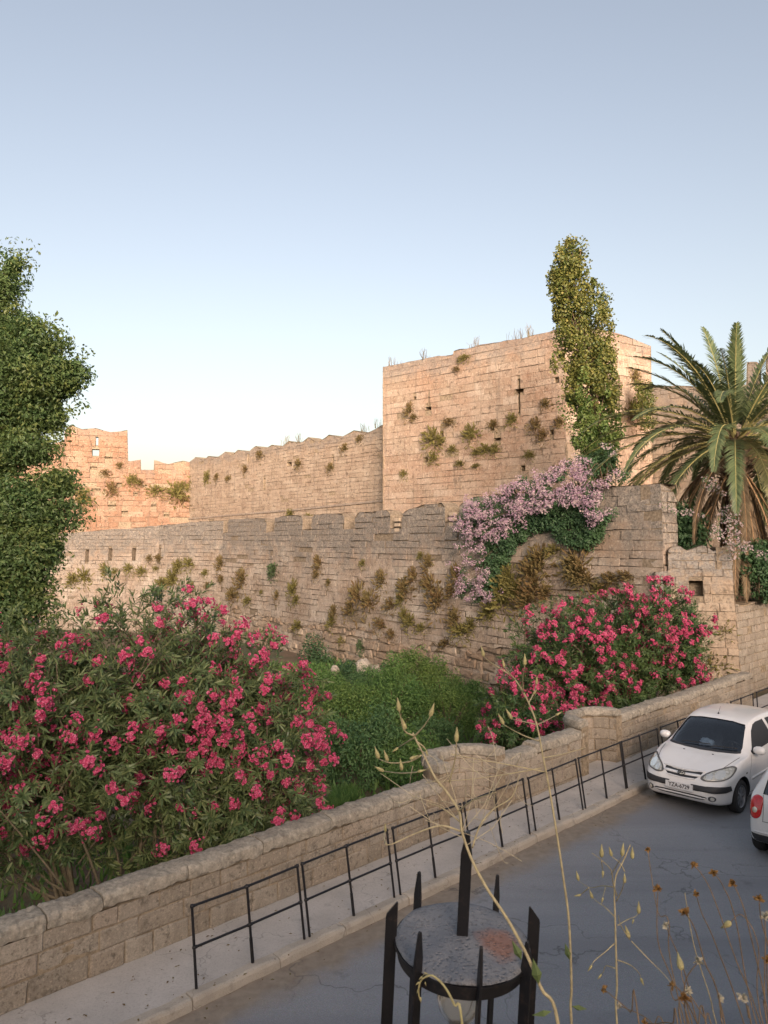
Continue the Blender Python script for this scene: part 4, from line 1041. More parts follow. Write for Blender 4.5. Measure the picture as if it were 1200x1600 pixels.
# ---------------------------------------------------------------- shrubs in the moat
rg = np.random.default_rng(205)
def shrub(name, label, cat, pts, Y, rad, per, L, mat, up=.5, ratio=.5, zoff=0.0, group=None, squash=(1, 1, .8)):
    """pts: list of (px, py) crown clump centres, at depth Y (number or function of py)"""
    C = []
    for (px, py) in pts:
        y = Y(py) if callable(Y) else Y + rg.normal(0, .35)
        C.append(at_y(px, py, y))
    C = np.array(C); b = C.mean(0); zb = float(ground_z(b[0], b[1])) if C[:, 2].min() < 2 else float(C[:, 2].min())
    T = thing(name, label, cat, (float(b[0]), float(b[1]), zb), 0, group)
    leaf_cloud('foliage', C, rg.uniform(.7, 1.2, len(C)) * rad, per, L, mat, T, rg, ratio=ratio, up=up, squash=squash)
    mb = MB()
    for k in range(0, len(C), 4):
        mb.tube([(b[0] + (C[k][0] - b[0]) * .6, b[1] + (C[k][1] - b[1]) * .6, zb - .05), (b[0] + (C[k][0] - b[0]) * .85, b[1] + (C[k][1] - b[1]) * .85, (zb + C[k][2]) / 2), C[k]], [.02, .015, .006], 4)
    mb.build('stems', M_bark, T)
    return T
def field_y(lift):   # depth of a point at height lift above the moat floor on this image row
    def f(py):
        return min(42, (EYE + 1.5 - lift) * 1200 / max(40, py - 848)) + rg.normal(0, .35)
    return f
DOMES = [((560, 1216), 1.25, 1.75, 'leafy green shrub at the front of the moat, above the brown soil patch'), ((612, 1205), 1.0, 1.45, None), ((505, 1190), 1.2, 1.8, 'tall green shrub touching the right flank of the left oleander'), ((668, 1178), 1.1, 1.5, None),
         ((535, 1138), 1.7, 1.9, None), ((615, 1135), 1.5, 1.6, None), ((700, 1140), 1.2, 1.4, 'green shrub in the moat touching the red-pink oleander'), ((480, 1110), 1.7, 1.9, None), ((572, 1098), 1.8, 1.6, None), ((655, 1098), 1.6, 1.4, None), ((720, 1100), 1.3, 1.1, None)]
for (px, py), r, h, lb in DOMES:
    h *= 1.0 + .35 * math.sin(px * 1.7)
    b = at_z(px, py, -1.45); n = int(46 * r * r)
    d = rdir(n * 2, rg); d = d[d[:, 2] > -.1][:n]; k = rg.uniform(.75, 1.05, len(d))[:, None] * (1 + .25 * fbm(d * 2.2 + px, 2)[:, None])
    C = b + d * k * np.array([r, r, h]) + np.array([0, 0, .05])
    T = thing('green_shrub', lb or 'bright green bushy shrub merging with its neighbours in the moat', 'shrub', tuple(b), 0, 'green shrubs filling the moat' if lb is None else None)
    leaf_cloud('foliage', C, rg.uniform(.2, .42, len(C)), 120, rg.uniform(.08, .12), [M_green, M_green2, M_green3][int(px) % 3], T, rg, ratio=.42, up=.7, squash=(1, 1, 1.15))
    mb = MB()
    for q in C[::5]: mb.tube([b + (q - b) * [.1, .1, 0] - np.array([0, 0, .05]), b + (q - b) * [.6, .6, .6], q], [.022, .014, .006], 4)
    mb.build('stems', M_bark, T)
shrub('dark_shrub', 'dark bluish green creeper bush climbing the foot of the outer wall', 'shrub', [(490, 1000), (485, 1012), (498, 1015), (480, 1025), (495, 1030), (505, 1028), (512, 1040), (476, 1042), (490, 1045), (500, 1050), (515, 1055), (488, 1035)], 44.5, .62, 170, .16, M_ivy)
shrub('dark_shrub', 'low dark green bush spread along the wall foot beside the pale rocks', 'shrub', sample_poly([(520, 1038), (590, 1040), (640, 1062), (745, 1068), (745, 1085), (640, 1082), (560, 1060)], 50, rg), lambda py: 37.5 + rg.normal(0, .4), .5, 130, .14, M_ivy)
shrub('dark_shrub', 'small dark leafy bush low behind the first half-round bay', 'shrub', sample_poly([(610, 1180), (660, 1150), (680, 1170), (640, 1215), (600, 1220)], 34, rg), field_y(.5), .35, 130, .08, M_green)
shrub('ivy', 'dark green ivy behind the stone pier under the palm', 'climber', sample_poly([(1040, 800), (1070, 790), (1100, 820), (1090, 850), (1050, 858), (1042, 840)], 45, rg), 29.4, .5, 90, .16, M_ivy)
shrub('climber_bush', 'yellow-green bush growing on the tower side, left of the palm', 'climber', sample_poly([(993, 600), (1010, 592), (1018, 640), (1012, 668), (995, 650)], 26, rg), 44.0, .5, 90, .16, M_poplar)
shrub('climber_bush', 'leafy growth at the poplar foot above the flowering creeper', 'climber', sample_poly([(915, 715), (955, 700), (965, 735), (945, 745), (920, 735)], 24, rg), 33.2, .4, 60, .14, M_ivy)
shrub('dark_shrub', 'dark undergrowth on the terrace below the palm at the right edge', 'shrub', sample_poly([(1154, 850), (1215, 850), (1215, 932), (1158, 932)], 60, rg), 29.2, .42, 90, .16, M_ivy)
# ground cover
n = 26000
gx_ = rg.uniform(-16, 8, n * 2); gy_ = rg.uniform(12, 46, n * 2)
ok = (gx_ - gy_ < -14) & (fbm(np.stack([gx_ * .35, gy_ * .35, gx_ * 0], -1), 3) > -.15) & ~((gx_ > -2.5) & (gx_ < 1.5) & (gy_ < 19.6) & (gy_ > 14)); gx_, gy_ = gx_[ok][:n], gy_[ok][:n]
P = np.stack([gx_, gy_, ground_z(gx_, gy_) - .02], -1); D = unit(np.array([0, 0, 1.0]) + rg.normal(0, .45, P.shape)); l = rg.uniform(.1, .42, len(P))
tag(scatter('ground_cover', P, D, rdir(len(P), rg), l, l * .16 + .012, LANCE, M_green), 'mixed green weeds and grass covering the moat floor', 'ground cover', kind='stuff')
n = 2500; q = np.array([at_z(a, b, -1.3) for a, b in sample_poly([(520, 1240), (556, 1236), (560, 1250), (520, 1268), (510, 1262)], n, rg)])
D = unit(np.array([0, 0, 1.0]) + rg.normal(0, .4, q.shape)); l = rg.uniform(.12, .3, n)
tag(scatter('grass_tuft', q, D, rdir(n, rg), l, l * .05, LANCE, M_green), 'tuft of fresh grass behind the low wall below the oleander', 'grass', kind='stuff')
# pale boulders
M_rock = mat_stone('pale_rock', [(0.36, 0.32, 0.26), (0.46, 0.42, 0.36)], patch_amt=.2)
def rock(px, py, Y, r, label, seed):
    bm = bmesh.new(); bmesh.ops.create_icosphere(bm, subdivisions=3, radius=r); c = at_y(px, py, Y)
    co = np.array([v.co[:] for v in bm.verts]); d = fbm(co / r * 1.1 + seed, 4) * .35
    for v, k in zip(bm.verts, d): v.co *= 1 + k; v.co.z *= .75
    me = bpy.data.meshes.new('boulder'); bm.to_mesh(me); bm.free(); o = link('boulder', me, None, [M_rock], True); o.location = c; o.rotation_euler = (seed, seed * 2, seed * 3)
    tag(o, label, 'rock', 'pale boulders at the wall foot'); me.set_sharp_from_angle(angle=R(30))
rock(570, 1044, 36.6, .40, 'biggest pale boulder at the foot of the outer wall, left of its neighbour', 1.3)
rock(588, 1050, 36.2, .30, 'pale boulder at the wall foot, right of the biggest one', 2.1)
rock(523, 1046, 37.5, .22, 'small pale boulder among dark creepers left of the other two', 3.7)

# ---------------------------------------------------------------- weeds rooted in the masonry
def tuft_mesh(n, seed, L):
    rg = np.random.default_rng(seed); d = unit(rg.normal(0, 1, (n, 3)) * [1, .8, 1] + np.array([0, -.6, .1])); k = rg.uniform(.03, 1, n)[:, None] ** 1.2
    P = d * k * np.array([.46, .34, .46]) + np.array([0, 0, -.18]) * k ** 2
    return P, unit(d + rg.normal(0, .5, d.shape) + np.array([0, 0, .25])), rdir(n, rg), L * rg.uniform(.6, 1.3, n)
protos = {}
def weed(P, u, z, size, kind, label, group, squash=1.0):
    key = (kind, int(size * 40) % 3)
    if key not in protos:
        seed = len(protos) * 11 + 301
        q, D, N, l = tuft_mesh(260, seed, .17)
        o = scatter('wall_weed', q, D, N, l, l * (.22 if kind != 'green' else .45), LANCE if kind != 'green' else OVATE, {'dry': M_dryw, 'olive': M_olivew, 'green': M_greenw}[kind])
        protos[key] = o; c = o
    else:
        c = protos[key].copy(); COL.objects.link(c)
    c.location = P.at(u, z, .06 - (0.05 * (z - 7.3) if P in OSEG else 0)); c.rotation_euler = (rng.normal(0, .15), rng.normal(0, .3), math.atan2(P.d[1], P.d[0]))
    s = size * 1.35; c.scale = (s, s * .8, s * squash)
    tag(c, label, 'weed', group)
KW = {'dry': 'brown dry', 'olive': 'olive-brown', 'green': 'grey-green'}
outer_w = [(385, 905, 1.3, 'dry', 1.2), (370, 930, 1.0, 'dry', 1.3), (395, 938, .9, 'olive', .9), (465, 920, 1.0, 'olive', 1.6), (471, 936, .8, 'olive', .8), (433, 890, 1.1, 'green', .9), (503, 880, .8, 'dry', 1.3), (500, 898, .5, 'dry', 1), (567, 930, 1.2, 'dry', 1.5), (585, 940, 1.0, 'dry', 1.5), (556, 950, .9, 'dry', 1), (572, 880, .55, 'olive', 1), (603, 905, .9, 'dry', 1.2), (618, 945, .8, 'dry', 1), (640, 920, 1.0, 'dry', 1.3), (652, 900, .8, 'dry', 1.2), (634, 935, .8, 'olive', 1.1), (680, 915, 1.0, 'dry', 1.4), (692, 938, 1.1, 'dry', 1.2), (675, 880, .7, 'dry', 1.3), (662, 868, .5, 'olive', 1), (650, 970, 1.0, 'olive', 1), (668, 980, .7, 'olive', .8), (640, 960, .7, 'olive', 1.2), (605, 975, .9, 'dry', .7), (622, 990, .6, 'dry', 1), (475, 977, 1.1, 'olive', .8), (527, 970, .8, 'olive', 1.5), (530, 955, .6, 'dry', 1.3), (447, 995, .5, 'green', 1), (545, 1000, .6, 'olive', 1.2), (575, 1008, .6, 'green', 1.4), (730, 985, 1.2, 'olive', .8), (745, 975, .8, 'olive', 1), (720, 965, .9, 'dry', 1), (705, 1005, .8, 'dry', .5), (720, 900, .8, 'dry', 1.4), (712, 925, .7, 'dry', 1.2), (349, 880, .9, 'dry', 1.3), (352, 905, .6, 'dry', 1), (440, 930, .5, 'dry', 1.4), (415, 925, .4, 'olive', 1), (520, 910, .45, 'dry', 1), (790, 930, 1.4, 'olive', 1.4), (770, 955, 1.1, 'olive', 1), (810, 920, 1.3, 'olive', 1.1), (850, 875, 1.2, 'dry', 1.2), (838, 895, 1.2, 'dry', 1.3), (842, 915, 1.1, 'dry', 1), (905, 880, 1.0, 'dry', 1.5), (912, 892, .9, 'dry', 1.2), (898, 895, .8, 'dry', 1), (870, 860, .9, 'olive', .8), (925, 905, .9, 'dry', .7), (960, 905, .8, 'dry', .7), (985, 900, .8, 'dry', .5), (830, 935, 1.1, 'dry', .8), (800, 900, 1.0, 'olive', 1.2), (860, 925, .9, 'dry', .8), (945, 920, .8, 'olive', .7)]
for i, (x, y, s, k, sq) in enumerate(outer_w):
    P = oplane(x); u, z = P.hit(x, y); weed(P, u, z, s * (1.15 if k == 'dry' else 1.0), k, f'{KW[k]} weed tuft rooted in the lower outer wall', f'{KW[k]} weeds on the outer wall', sq)
for (x, y, s, k, sq) in [(275, 905, 1.6, 'olive', 1.2), (283, 885, 1.4, 'olive', 1), (258, 910, 1.3, 'olive', .8), (300, 880, 1.2, 'olive', 1), (305, 915, .9, 'olive', 1), (330, 915, .6, 'dry', 1), (168, 890, 1.1, 'olive', 1.4), (137, 900, 1.5, 'olive', 1.2), (118, 905, 1.4, 'olive', 1), (205, 888, .9, 'olive', 1.3), (225, 892, .9, 'olive', 1.3), (183, 893, .7, 'olive', 1), (237, 873, .7, 'dry', 1.2), (252, 872, .7, 'dry', 1.3), (247, 888, .6, 'olive', 1), (325, 895, .7, 'olive', 1)]:
    P = oplane(x); u, z = P.hit(x, y); weed(P, u, z, s, k, f'{KW[k]} weed tuft on the far stretch of outer wall above the left oleander', f'{KW[k]} weeds on the far outer wall', sq)
for (x, y, s, k, sq) in [(678, 684, 1.5, 'olive', 1.2), (690, 690, .8, 'olive', .8), (737, 677, 1.3, 'olive', 1.2), (703, 660, .9, 'dry', .7), (641, 640, .8, 'dry', 1.5), (648, 652, .6, 'dry', 1), (726, 560, .9, 'olive', .7), (773, 663, .8, 'dry', .8), (801, 655, .8, 'olive', 1.2), (838, 665, .9, 'dry', 1.2), (850, 680, .8, 'dry', 1.1), (876, 660, .8, 'dry', 1), (745, 707, .7, 'olive', .8), (760, 702, .9, 'olive', .9), (775, 702, .7, 'olive', 1.2), (678, 715, .8, 'olive', 1.2), (708, 702, .7, 'olive', .9), (720, 724, .8, 'olive', .6), (745, 728, .7, 'olive', .5), (829, 711, .8, 'olive', .8), (632, 740, .6, 'olive', 1.2), (854, 632, .7, 'dry', 1.2), (715, 577, .6, 'dry', .6)]:
    u, z = PL.hit(x, y); weed(PL, u, z, s, k, f'{KW[k]} weed tuft growing from a joint of the square tower', f'{KW[k]} weeds on the square tower', sq)
for (x, y, s, k, sq) in [(990, 590, 1.0, 'dry', 1.2), (987, 645, 1.4, 'dry', 1.2)]:
    u, z = PR.hit(x, y); weed(PR, u, z, s, k, 'brown dry weed clump on the right face of the square tower beside the palm', 'weeds on the tower right face', sq)
for (x, y, s, k, sq) in [(408, 711, 1.0, 'dry', 1), (385, 733, .8, 'dry', 1.2), (468, 725, .9, 'dry', 1), (357, 748, .7, 'dry', 1), (518, 730, .8, 'dry', 1), (340, 745, .8, 'dry', 1), (455, 803, 1.1, 'olive', .9), (483, 808, .9, 'olive', .9), (563, 686, .7, 'dry', 1), (325, 745, 1.1, 'olive', 1.3), (540, 700, .8, 'dry', 1)]:
    u, z = PC.hit(x, y); weed(PC, u, z, s, k, f'{KW[k]} weed tuft on the inner curtain wall', f'{KW[k]} weeds on the curtain wall', sq)
for (x, y, s, k, sq) in [(273, 769, 2.2, 'olive', 1.0), (243, 767, 1.5, 'olive', 1), (283, 778, 1.5, 'dry', 1), (285, 759, 1.2, 'olive', 1), (207, 750, 1.4, 'olive', 1), (130, 780, 1.6, 'olive', 1.6), (175, 765, 1.2, 'dry', 1.4), (305, 752, 1.3, 'olive', 1.3), (165, 740, 1.0, 'dry', 1), (105, 748, 1.0, 'dry', 1), (218, 755, 1.0, 'dry', 1), (187, 727, .8, 'dry', 1)]:
    u, z = PW.hit(x, y); weed(PW, u, z, s, k, f'{KW[k]} weed tuft on the sunlit orange wall at far left', f'{KW[k]} weeds on the sunlit wall', sq)
for (x, y, s, k, sq) in [(1128, 985, .7, 'olive', 1), (1120, 1030, .9, 'olive', 1.2), (1105, 1040, .9, 'olive', 1)]:
    u, z = PT.hit(x, y); weed(PT, u, z, s, k, 'olive-brown weed tuft at the base of the stone pier', 'weeds at the stone pier', sq)
# dry grass stalks on the tower and wall crests
mb_pts = [(PL, 613, 569), (PL, 660, 560), (PL, 735, 543), (PL, 800, 531), (PL, 822, 525), (PC, 566, 672), (PC, 590, 667), (PC, 463, 690), (PC, 440, 694), (PR, 940, 514)]
first = None
for i, (P, x, y) in enumerate(mb_pts):
    u, z = P.hit(x, y)
    if first is None:
        m = MB(); r_ = np.random.default_rng(9)
        for k in range(16):
            a = r_.normal(0, .25); h = r_.uniform(.25, .8); x0 = r_.normal(0, .25)
            m.tube([(x0, 0, -.1), (x0 + a * h * .5, r_.normal(0, .1), h * .6), (x0 + a * h * 1.3, r_.normal(0, .15), h)], [.012, .01, .006], 3)
        first = m.build('dry_grass', M_dryw); c = first
    else: c = first.copy(); COL.objects.link(c)
    c.location = P.at(u, z, -.3); c.rotation_euler = (0, 0, i * 1.1); c.scale = (1, 1, .8 + .1 * (i % 5))
    tag(c, 'thin dry grass tuft sprouting from the tower top edge' if P in (PL, PR) else 'thin dry grass tuft sprouting from the curtain wall crest', 'grass', 'dry grass on the wall tops')
# ---------------------------------------------------------------- pipe railings
def mat_iron():
    t = NT('black_iron'); P = t.n('ShaderNodeTexCoord').outputs['Object']; n = t.noise(P, 30, 5, 0.7); n2 = t.noise(P, 5, 3)
    c = t.mix(t.ramp(n, [(0.55, 0.0), (0.72, 0.5)]), (0.008, 0.008, 0.010), (0.06, 0.042, 0.034))
    return t.done(t.pbr(c, t.ramp(n2, [(0.3, 0.35), (0.7, 0.6)]), t.bump(n, 0.3, 0.004)))
M_iron = mat_iron()
ORD = ['first', 'second', 'third', 'fourth', 'fifth', 'sixth', 'seventh', 'eighth', 'ninth', 'tenth', 'eleventh', 'twelfth']
# (base px, base py, top px, top py) of every post, section by section
RAILS = [[(300, 1540, 300, 1416), (385.5, 1498, 386, 1385), (464, 1460, 464.5, 1353)],
         [(472, 1456, 472, 1350), (542, 1425, 541, 1322), (603, 1395, 603.5, 1297)],
         [(613.5, 1391, 613, 1294), (668, 1366, 667.5, 1273), (719, 1343, 719, 1257)],
         [(725, 1340, 724, 1255), (773, 1318, 770.5, 1235), (815, 1298, 814, 1217)],
         [(825, 1294, 817.5, 1216), (862, 1277, 855, 1202), (898, 1260, 890, 1186)],
         [(902, 1258, 894.5, 1184), (936, 1243, 930.5, 1170), (966, 1229, 962, 1159)],
         [(968, 1228, 964.5, 1158), (997, 1215, 992, 1148), (1022, 1203, 1019, 1137)],
         [(1028, 1200, 1024.5, 1135), (1053, 1188, 1051, 1125), (1078, 1178, 1077, 1115)],
         [(1084, 1175, 1083, 1112), (1107, 1165, 1106, 1103), (1130, 1155, 1129, 1094)],
         [(1135, 1152, 1134, 1092), (1150, 1145, 1149, 1085), (1166, 1136, 1165.5, 1077)],
         [(1172, 1133, 1171, 1075.5), (1190, 1124, 1189, 1069), (1208, 1116, 1207, 1062)]]
for i, sec in enumerate(RAILS):
    pts = []
    for (bx, by, tx, ty) in sec:
        b = at_z(bx, by, 0.0); s = float(np.dot(b[:2], E1)); b = np.array(st(s, T_RAIL, 0.0))
        r = ray(tx, ty); zt = 0.925; tp_ = np.array([0, 0, EYE]) + r * ((zt - EYE) / r[2])
        off = tp_ - b; off[2] = zt; l = np.linalg.norm(off[:2])
        if l > 0.13: off[:2] *= 0.13 / l
        pts.append((Vector(b), Vector(b + off)))
    T = thing('pipe_railing', f'{ORD[i]} black pipe railing section counting from the left end of the kerb rail', 'railing', tuple(pts[1][0]), 0, 'black pipe railing sections along the kerb')
    for k, (b, t) in enumerate(pts):
        m = MB(); up = (t - b).normalized()
        m.tube([b - up * .05, t], .0165, 10)
        if k == 1: m.tube([b - up * .02, b + up * .30], .021, 10)
        m.build('post', M_iron, T, True, sharp=40)
    for nm, f in (('top_rail', 1.0), ('mid_rail', 0.5)):
        m = MB(); q = [b.lerp(t, f) for b, t in pts]
        m.tube(q, .0155, 10); m.build(nm, M_iron, T, True, sharp=50)
    m = MB()
    for k, (b, t) in enumerate(pts):
        for f in (.5, 1.0):
            c = b.lerp(t, f); m.lathe([(0, -.024), (.019, -.02), (.026, 0), (.019, .02), (0, .024)], 10, Matrix.Translation(c))
            d = (pts[min(k + 1, 2)][0] - pts[max(k - 1, 0)][0]).normalized()
            m.tube([c - d * (.035 if k else 0), c + d * (.035 if k < 2 else 0)], .0205, 8)
    m.build('ball_joints', M_iron, T, True)

# ---------------------------------------------------------------- spiked iron lantern top
def mat_plate():
    t = NT('galvanised_plate'); P = t.n('ShaderNodeTexCoord').outputs['Object']; n = t.noise(P, 85, 5, 0.7); n2 = t.noise(P, 9, 5, 0.65); v = t.n('ShaderNodeTexVoronoi', Vector=P, Scale=75.0).outputs['Distance']
    c = t.mix(t.ramp(n2, [(0.35, 0.0), (0.65, 1.0)]), (0.13, 0.145, 0.17), (0.235, 0.235, 0.24))
    c = t.mix(t.ramp(n, [(0.34, 0.55), (0.46, 0.0)]), c, (0.07, 0.07, 0.075))
    d = t.n('ShaderNodeVectorMath', dict(operation='DISTANCE'), i0=P, i1=(0.105, -0.03, 0.02)).outputs['Value']
    f = t.ramp(t.math('ADD', d, t.math('MULTIPLY', t.math('SUBTRACT', n2, .5), .10)), [(0.045, 0.85), (0.08, 0.0)])
    c = t.mix(f, c, t.ramp(n, [(0.3, (0.20, 0.085, 0.05)), (0.7, (0.33, 0.17, 0.12))]))
    h = t.math('ADD', n, t.ramp(v, [(0.1, 0.0), (0.4, 1.0)]))
    return t.done(t.pbr(c, 0.75, t.bump(h, 0.9, 0.006), Metallic=0.1))
M_plate = mat_plate()
def mat_glass_globe():
    t = NT('frosted_globe'); p = t.pbr((0.8, 0.78, 0.7), 0.2, None, Transmission_Weight=0.9, IOR=1.15)
    return t.done(p)
LC = at_y(722, 1474, 2.2)
LAN = thing('street_lantern', 'black iron lantern top with a rusty round plate and ring of upright spikes', 'street lamp', tuple(LC))
LAN.rotation_euler = (R(5.5), R(2.6), 0)
RD = .188
m = MB(); nr = 60; rr = [0, .03, .06, .09, .12, .15, .172, RD - .003, RD]
V = []; F = []
for r in rr:
    for k in range(nr):
        a = 2 * math.pi * k / nr; x, y = r * math.cos(a), r * math.sin(a)
        V.append((x, y, .012 + .010 * (1 - (r / RD) ** 2) - (.005 if r == RD else 0)))
V = np.array(V); V[:, 2] += fbm(V * 14, 3) * .0035
for i in range(len(rr) - 1):
    for k in range(nr): F.append((i * nr + k, i * nr + (k + 1) % nr, (i + 1) * nr + (k + 1) % nr, (i + 1) * nr + k))
m.add(V, F); m.build('top_plate', M_plate, LAN, True, world=False)
m = MB(); m.lathe([(RD - .004, .004), (RD + .003, .004), (RD + .003, -.004), (RD - .008, -.006), (RD - .008, -.038), (RD - .013, -.040), (RD - .013, .002)], 60)
m.build('hoop', M_iron, LAN, True, world=False, sharp=40)
def picket(ang, hz, wid=.031, th=.0075, r0=RD - .004, low=-.62, mode='slant'):
    """flat bar standing on the hoop, its broad side along the radius"""
    M = Matrix.Rotation(ang, 4, 'Z') @ Matrix.Translation((r0, 0, 0)) @ Matrix.Rotation(math.pi / 2, 4, 'X')
    if mode == 'slant': poly = [(0, low), (wid, low), (wid, hz - .045), (wid * .93, hz - .036), (.004, hz), (0, hz - .002)]
    else: poly = [(0, low), (wid, low), (wid, hz - .075), (wid * .62, hz - .004), (wid * .45, hz), (wid * .3, hz - .004), (0, hz - .075)]
    mb = MB(); mb.prism(poly, -th / 2, th / 2, M)
    o = mb.build('picket', M_iron, LAN, world=False)
    bv = o.modifiers.new('bevel', 'BEVEL'); bv.width = .0015; bv.segments = 2
for a, hz, wd, md in [(178, .108, .033, 'slant'), (127, .118, .030, 'spear'), (54, .118, .030, 'spear'), (3, .110, .033, 'slant'), (-38, .092, .030, 'spear'), (-83, .120, .030, 'spear'), (-131, .122, .032, 'spear')]:
    picket(R(a), hz, wd, mode=md)
# finial: two-sided spear in the middle
mb = MB(); M = Matrix.Translation((-.018, .006, 0)) @ Matrix.Rotation(R(-8), 4, 'Z') @ Matrix.Rotation(math.pi / 2, 4, 'X')
mb.prism([(.002, 0.0), (.034, 0.0), (.034, .255), (.025, .305), (.026, .318), (.018, .322), (.011, .318), (.012, .305), (.002, .255)], -.009, .009, M)
o = mb.build('finial', M_iron, LAN, world=False); bv = o.modifiers.new('bevel', 'BEVEL'); bv.width = .003; bv.segments = 2
m = MB(); m.lathe([(0, -.10), (.02, -.102), (.042, -.113), (.056, -.133), (.062, -.16), (.056, -.19), (.042, -.213), (.03, -.23), (.03, -.30)], 28)
m.build('globe', mat_glass_globe(), LAN, True, world=False)
m = MB(); m.lathe([(.045, -.30), (.05, -.31), (.05, -.4), (.19, -.58), (.195, -.62), (.16, -.63), (.05, -.72), (.045, -.8)], 24)
m.build('base', M_iron, LAN, True, world=False, sharp=40)
m = MB(); top_ = Vector((0, 0, -.78)); m.tube([top_, Vector((.12, -.3, -2.6)), Vector((.15, -.38, -4.05))], [.045, .055, .075], 14)
m.build('pole', M_iron, LAN, True, world=False)

# ---------------------------------------------------------------- cars
def mat_paint():
    t = NT('white_paint'); P = t.n('ShaderNodeTexCoord').outputs['Object']; n = t.noise(P, 3, 5, .6)
    c = t.mix(t.ramp(n, [(0.45, 0.0), (0.75, 0.3)]), (0.74, 0.74, 0.735), (0.58, 0.56, 0.53))
    return t.done(t.pbr(c, 0.32, None, Coat_Weight=0.6, Coat_Roughness=0.06))
M_paint = mat_paint()
M_trim = mat_plain('black_trim', (0.03, 0.031, 0.034), 0.55, 0.1, 60, 0.2)
M_int = mat_plain('car_interior', (0.06, 0.06, 0.066), 0.8, 0.0, 10, 0.1)
M_seat = mat_plain('seat_cloth', (0.09, 0.095, 0.11), 0.9, 0.0, 10, 0.15)
def mat_carglass():
    t = NT('car_glass'); tr = t.n('ShaderNodeBsdfTransparent', Color=(0.74, 0.82, 0.86)); g = t.n('ShaderNodeBsdfGlossy', Color=(1.0, 1.0, 1.0), Roughness=0.02)
    f = t.n('ShaderNodeFresnel', IOR=1.6).outputs[0]
    return t.done(t.n('ShaderNodeMixShader', i0=t.math('ADD', f, 0.05), i1=tr.outputs[0], i2=g.outputs[0]).outputs[0])
M_glass = mat_carglass()
M_seam = mat_plain('panel_gap', (0.10, 0.10, 0.10), 0.8)
def mat_lamp():
    t = NT('headlamp'); P = t.n('ShaderNodeTexCoord').outputs['Object']; v = t.n('ShaderNodeTexVoronoi', Vector=P, Scale=11.0).outputs['Distance']
    c = t.ramp(v, [(0.1, (0.78, 0.76, 0.68)), (0.45, (0.42, 0.41, 0.35)), (0.7, (0.62, 0.6, 0.52))])
    return t.done(t.pbr(c, 0.12, t.bump(v, 0.4, 0.02), Metallic=0.35, Coat_Weight=1.0, Coat_Roughness=0.03))
M_lamp = mat_lamp()
M_chrome = mat_plain('chrome', (0.75, 0.75, 0.76), 0.15, 0, 5, 0.05, Metallic=1.0)
M_reflector = mat_plain('lamp_reflector', (0.86, 0.84, 0.76), 0.12, 0, 5, 0.03, Metallic=0.7)
M_red = mat_plain('red_lens', (0.52, 0.012, 0.015), 0.12, 0.0, 40, 0.25, Coat_Weight=1.0, Coat_Roughness=0.03)
M_tyre = mat_plain('tyre', (0.028, 0.027, 0.027), 0.85, 0.3, 60, 0.2)
M_alloy = mat_plain('alloy', (0.36, 0.36, 0.37), 0.35, 0, 20, 0.12, Metallic=0.7)
M_platew = mat_plain('number_plate', (0.62, 0.63, 0.64), 0.45, 0, 40, 0.06)
M_black = mat_plain('black_letters', (0.02, 0.02, 0.022), 0.6)
M_tissue = mat_plain('white_cloth', (0.8, 0.82, 0.85), 0.9, 0.4, 12, 0.04)

def pchip(xs, ys, x):
    xs = np.asarray(xs, float); ys = np.asarray(ys, float)
    o = np.argsort(xs); xs, ys = xs[o], ys[o]; h = np.diff(xs); d = np.diff(ys) / h; m = np.zeros(len(xs))
    for i in range(1, len(xs) - 1):
        if d[i - 1] * d[i] > 0: w1 = 2 * h[i] + h[i - 1]; w2 = h[i] + 2 * h[i - 1]; m[i] = (w1 + w2) / (w1 / d[i - 1] + w2 / d[i])
    m[0], m[-1] = d[0], d[-1]
    x = np.clip(x, xs[0], xs[-1]); k = np.clip(np.searchsorted(xs, x) - 1, 0, len(h) - 1); t = (x - xs[k]) / h[k]
    return ((1 + 2 * t) * (1 - t) ** 2 * ys[k] + t * (1 - t) ** 2 * h[k] * m[k] + t * t * (3 - 2 * t) * ys[k + 1] + t * t * (t - 1) * h[k] * m[k + 1])

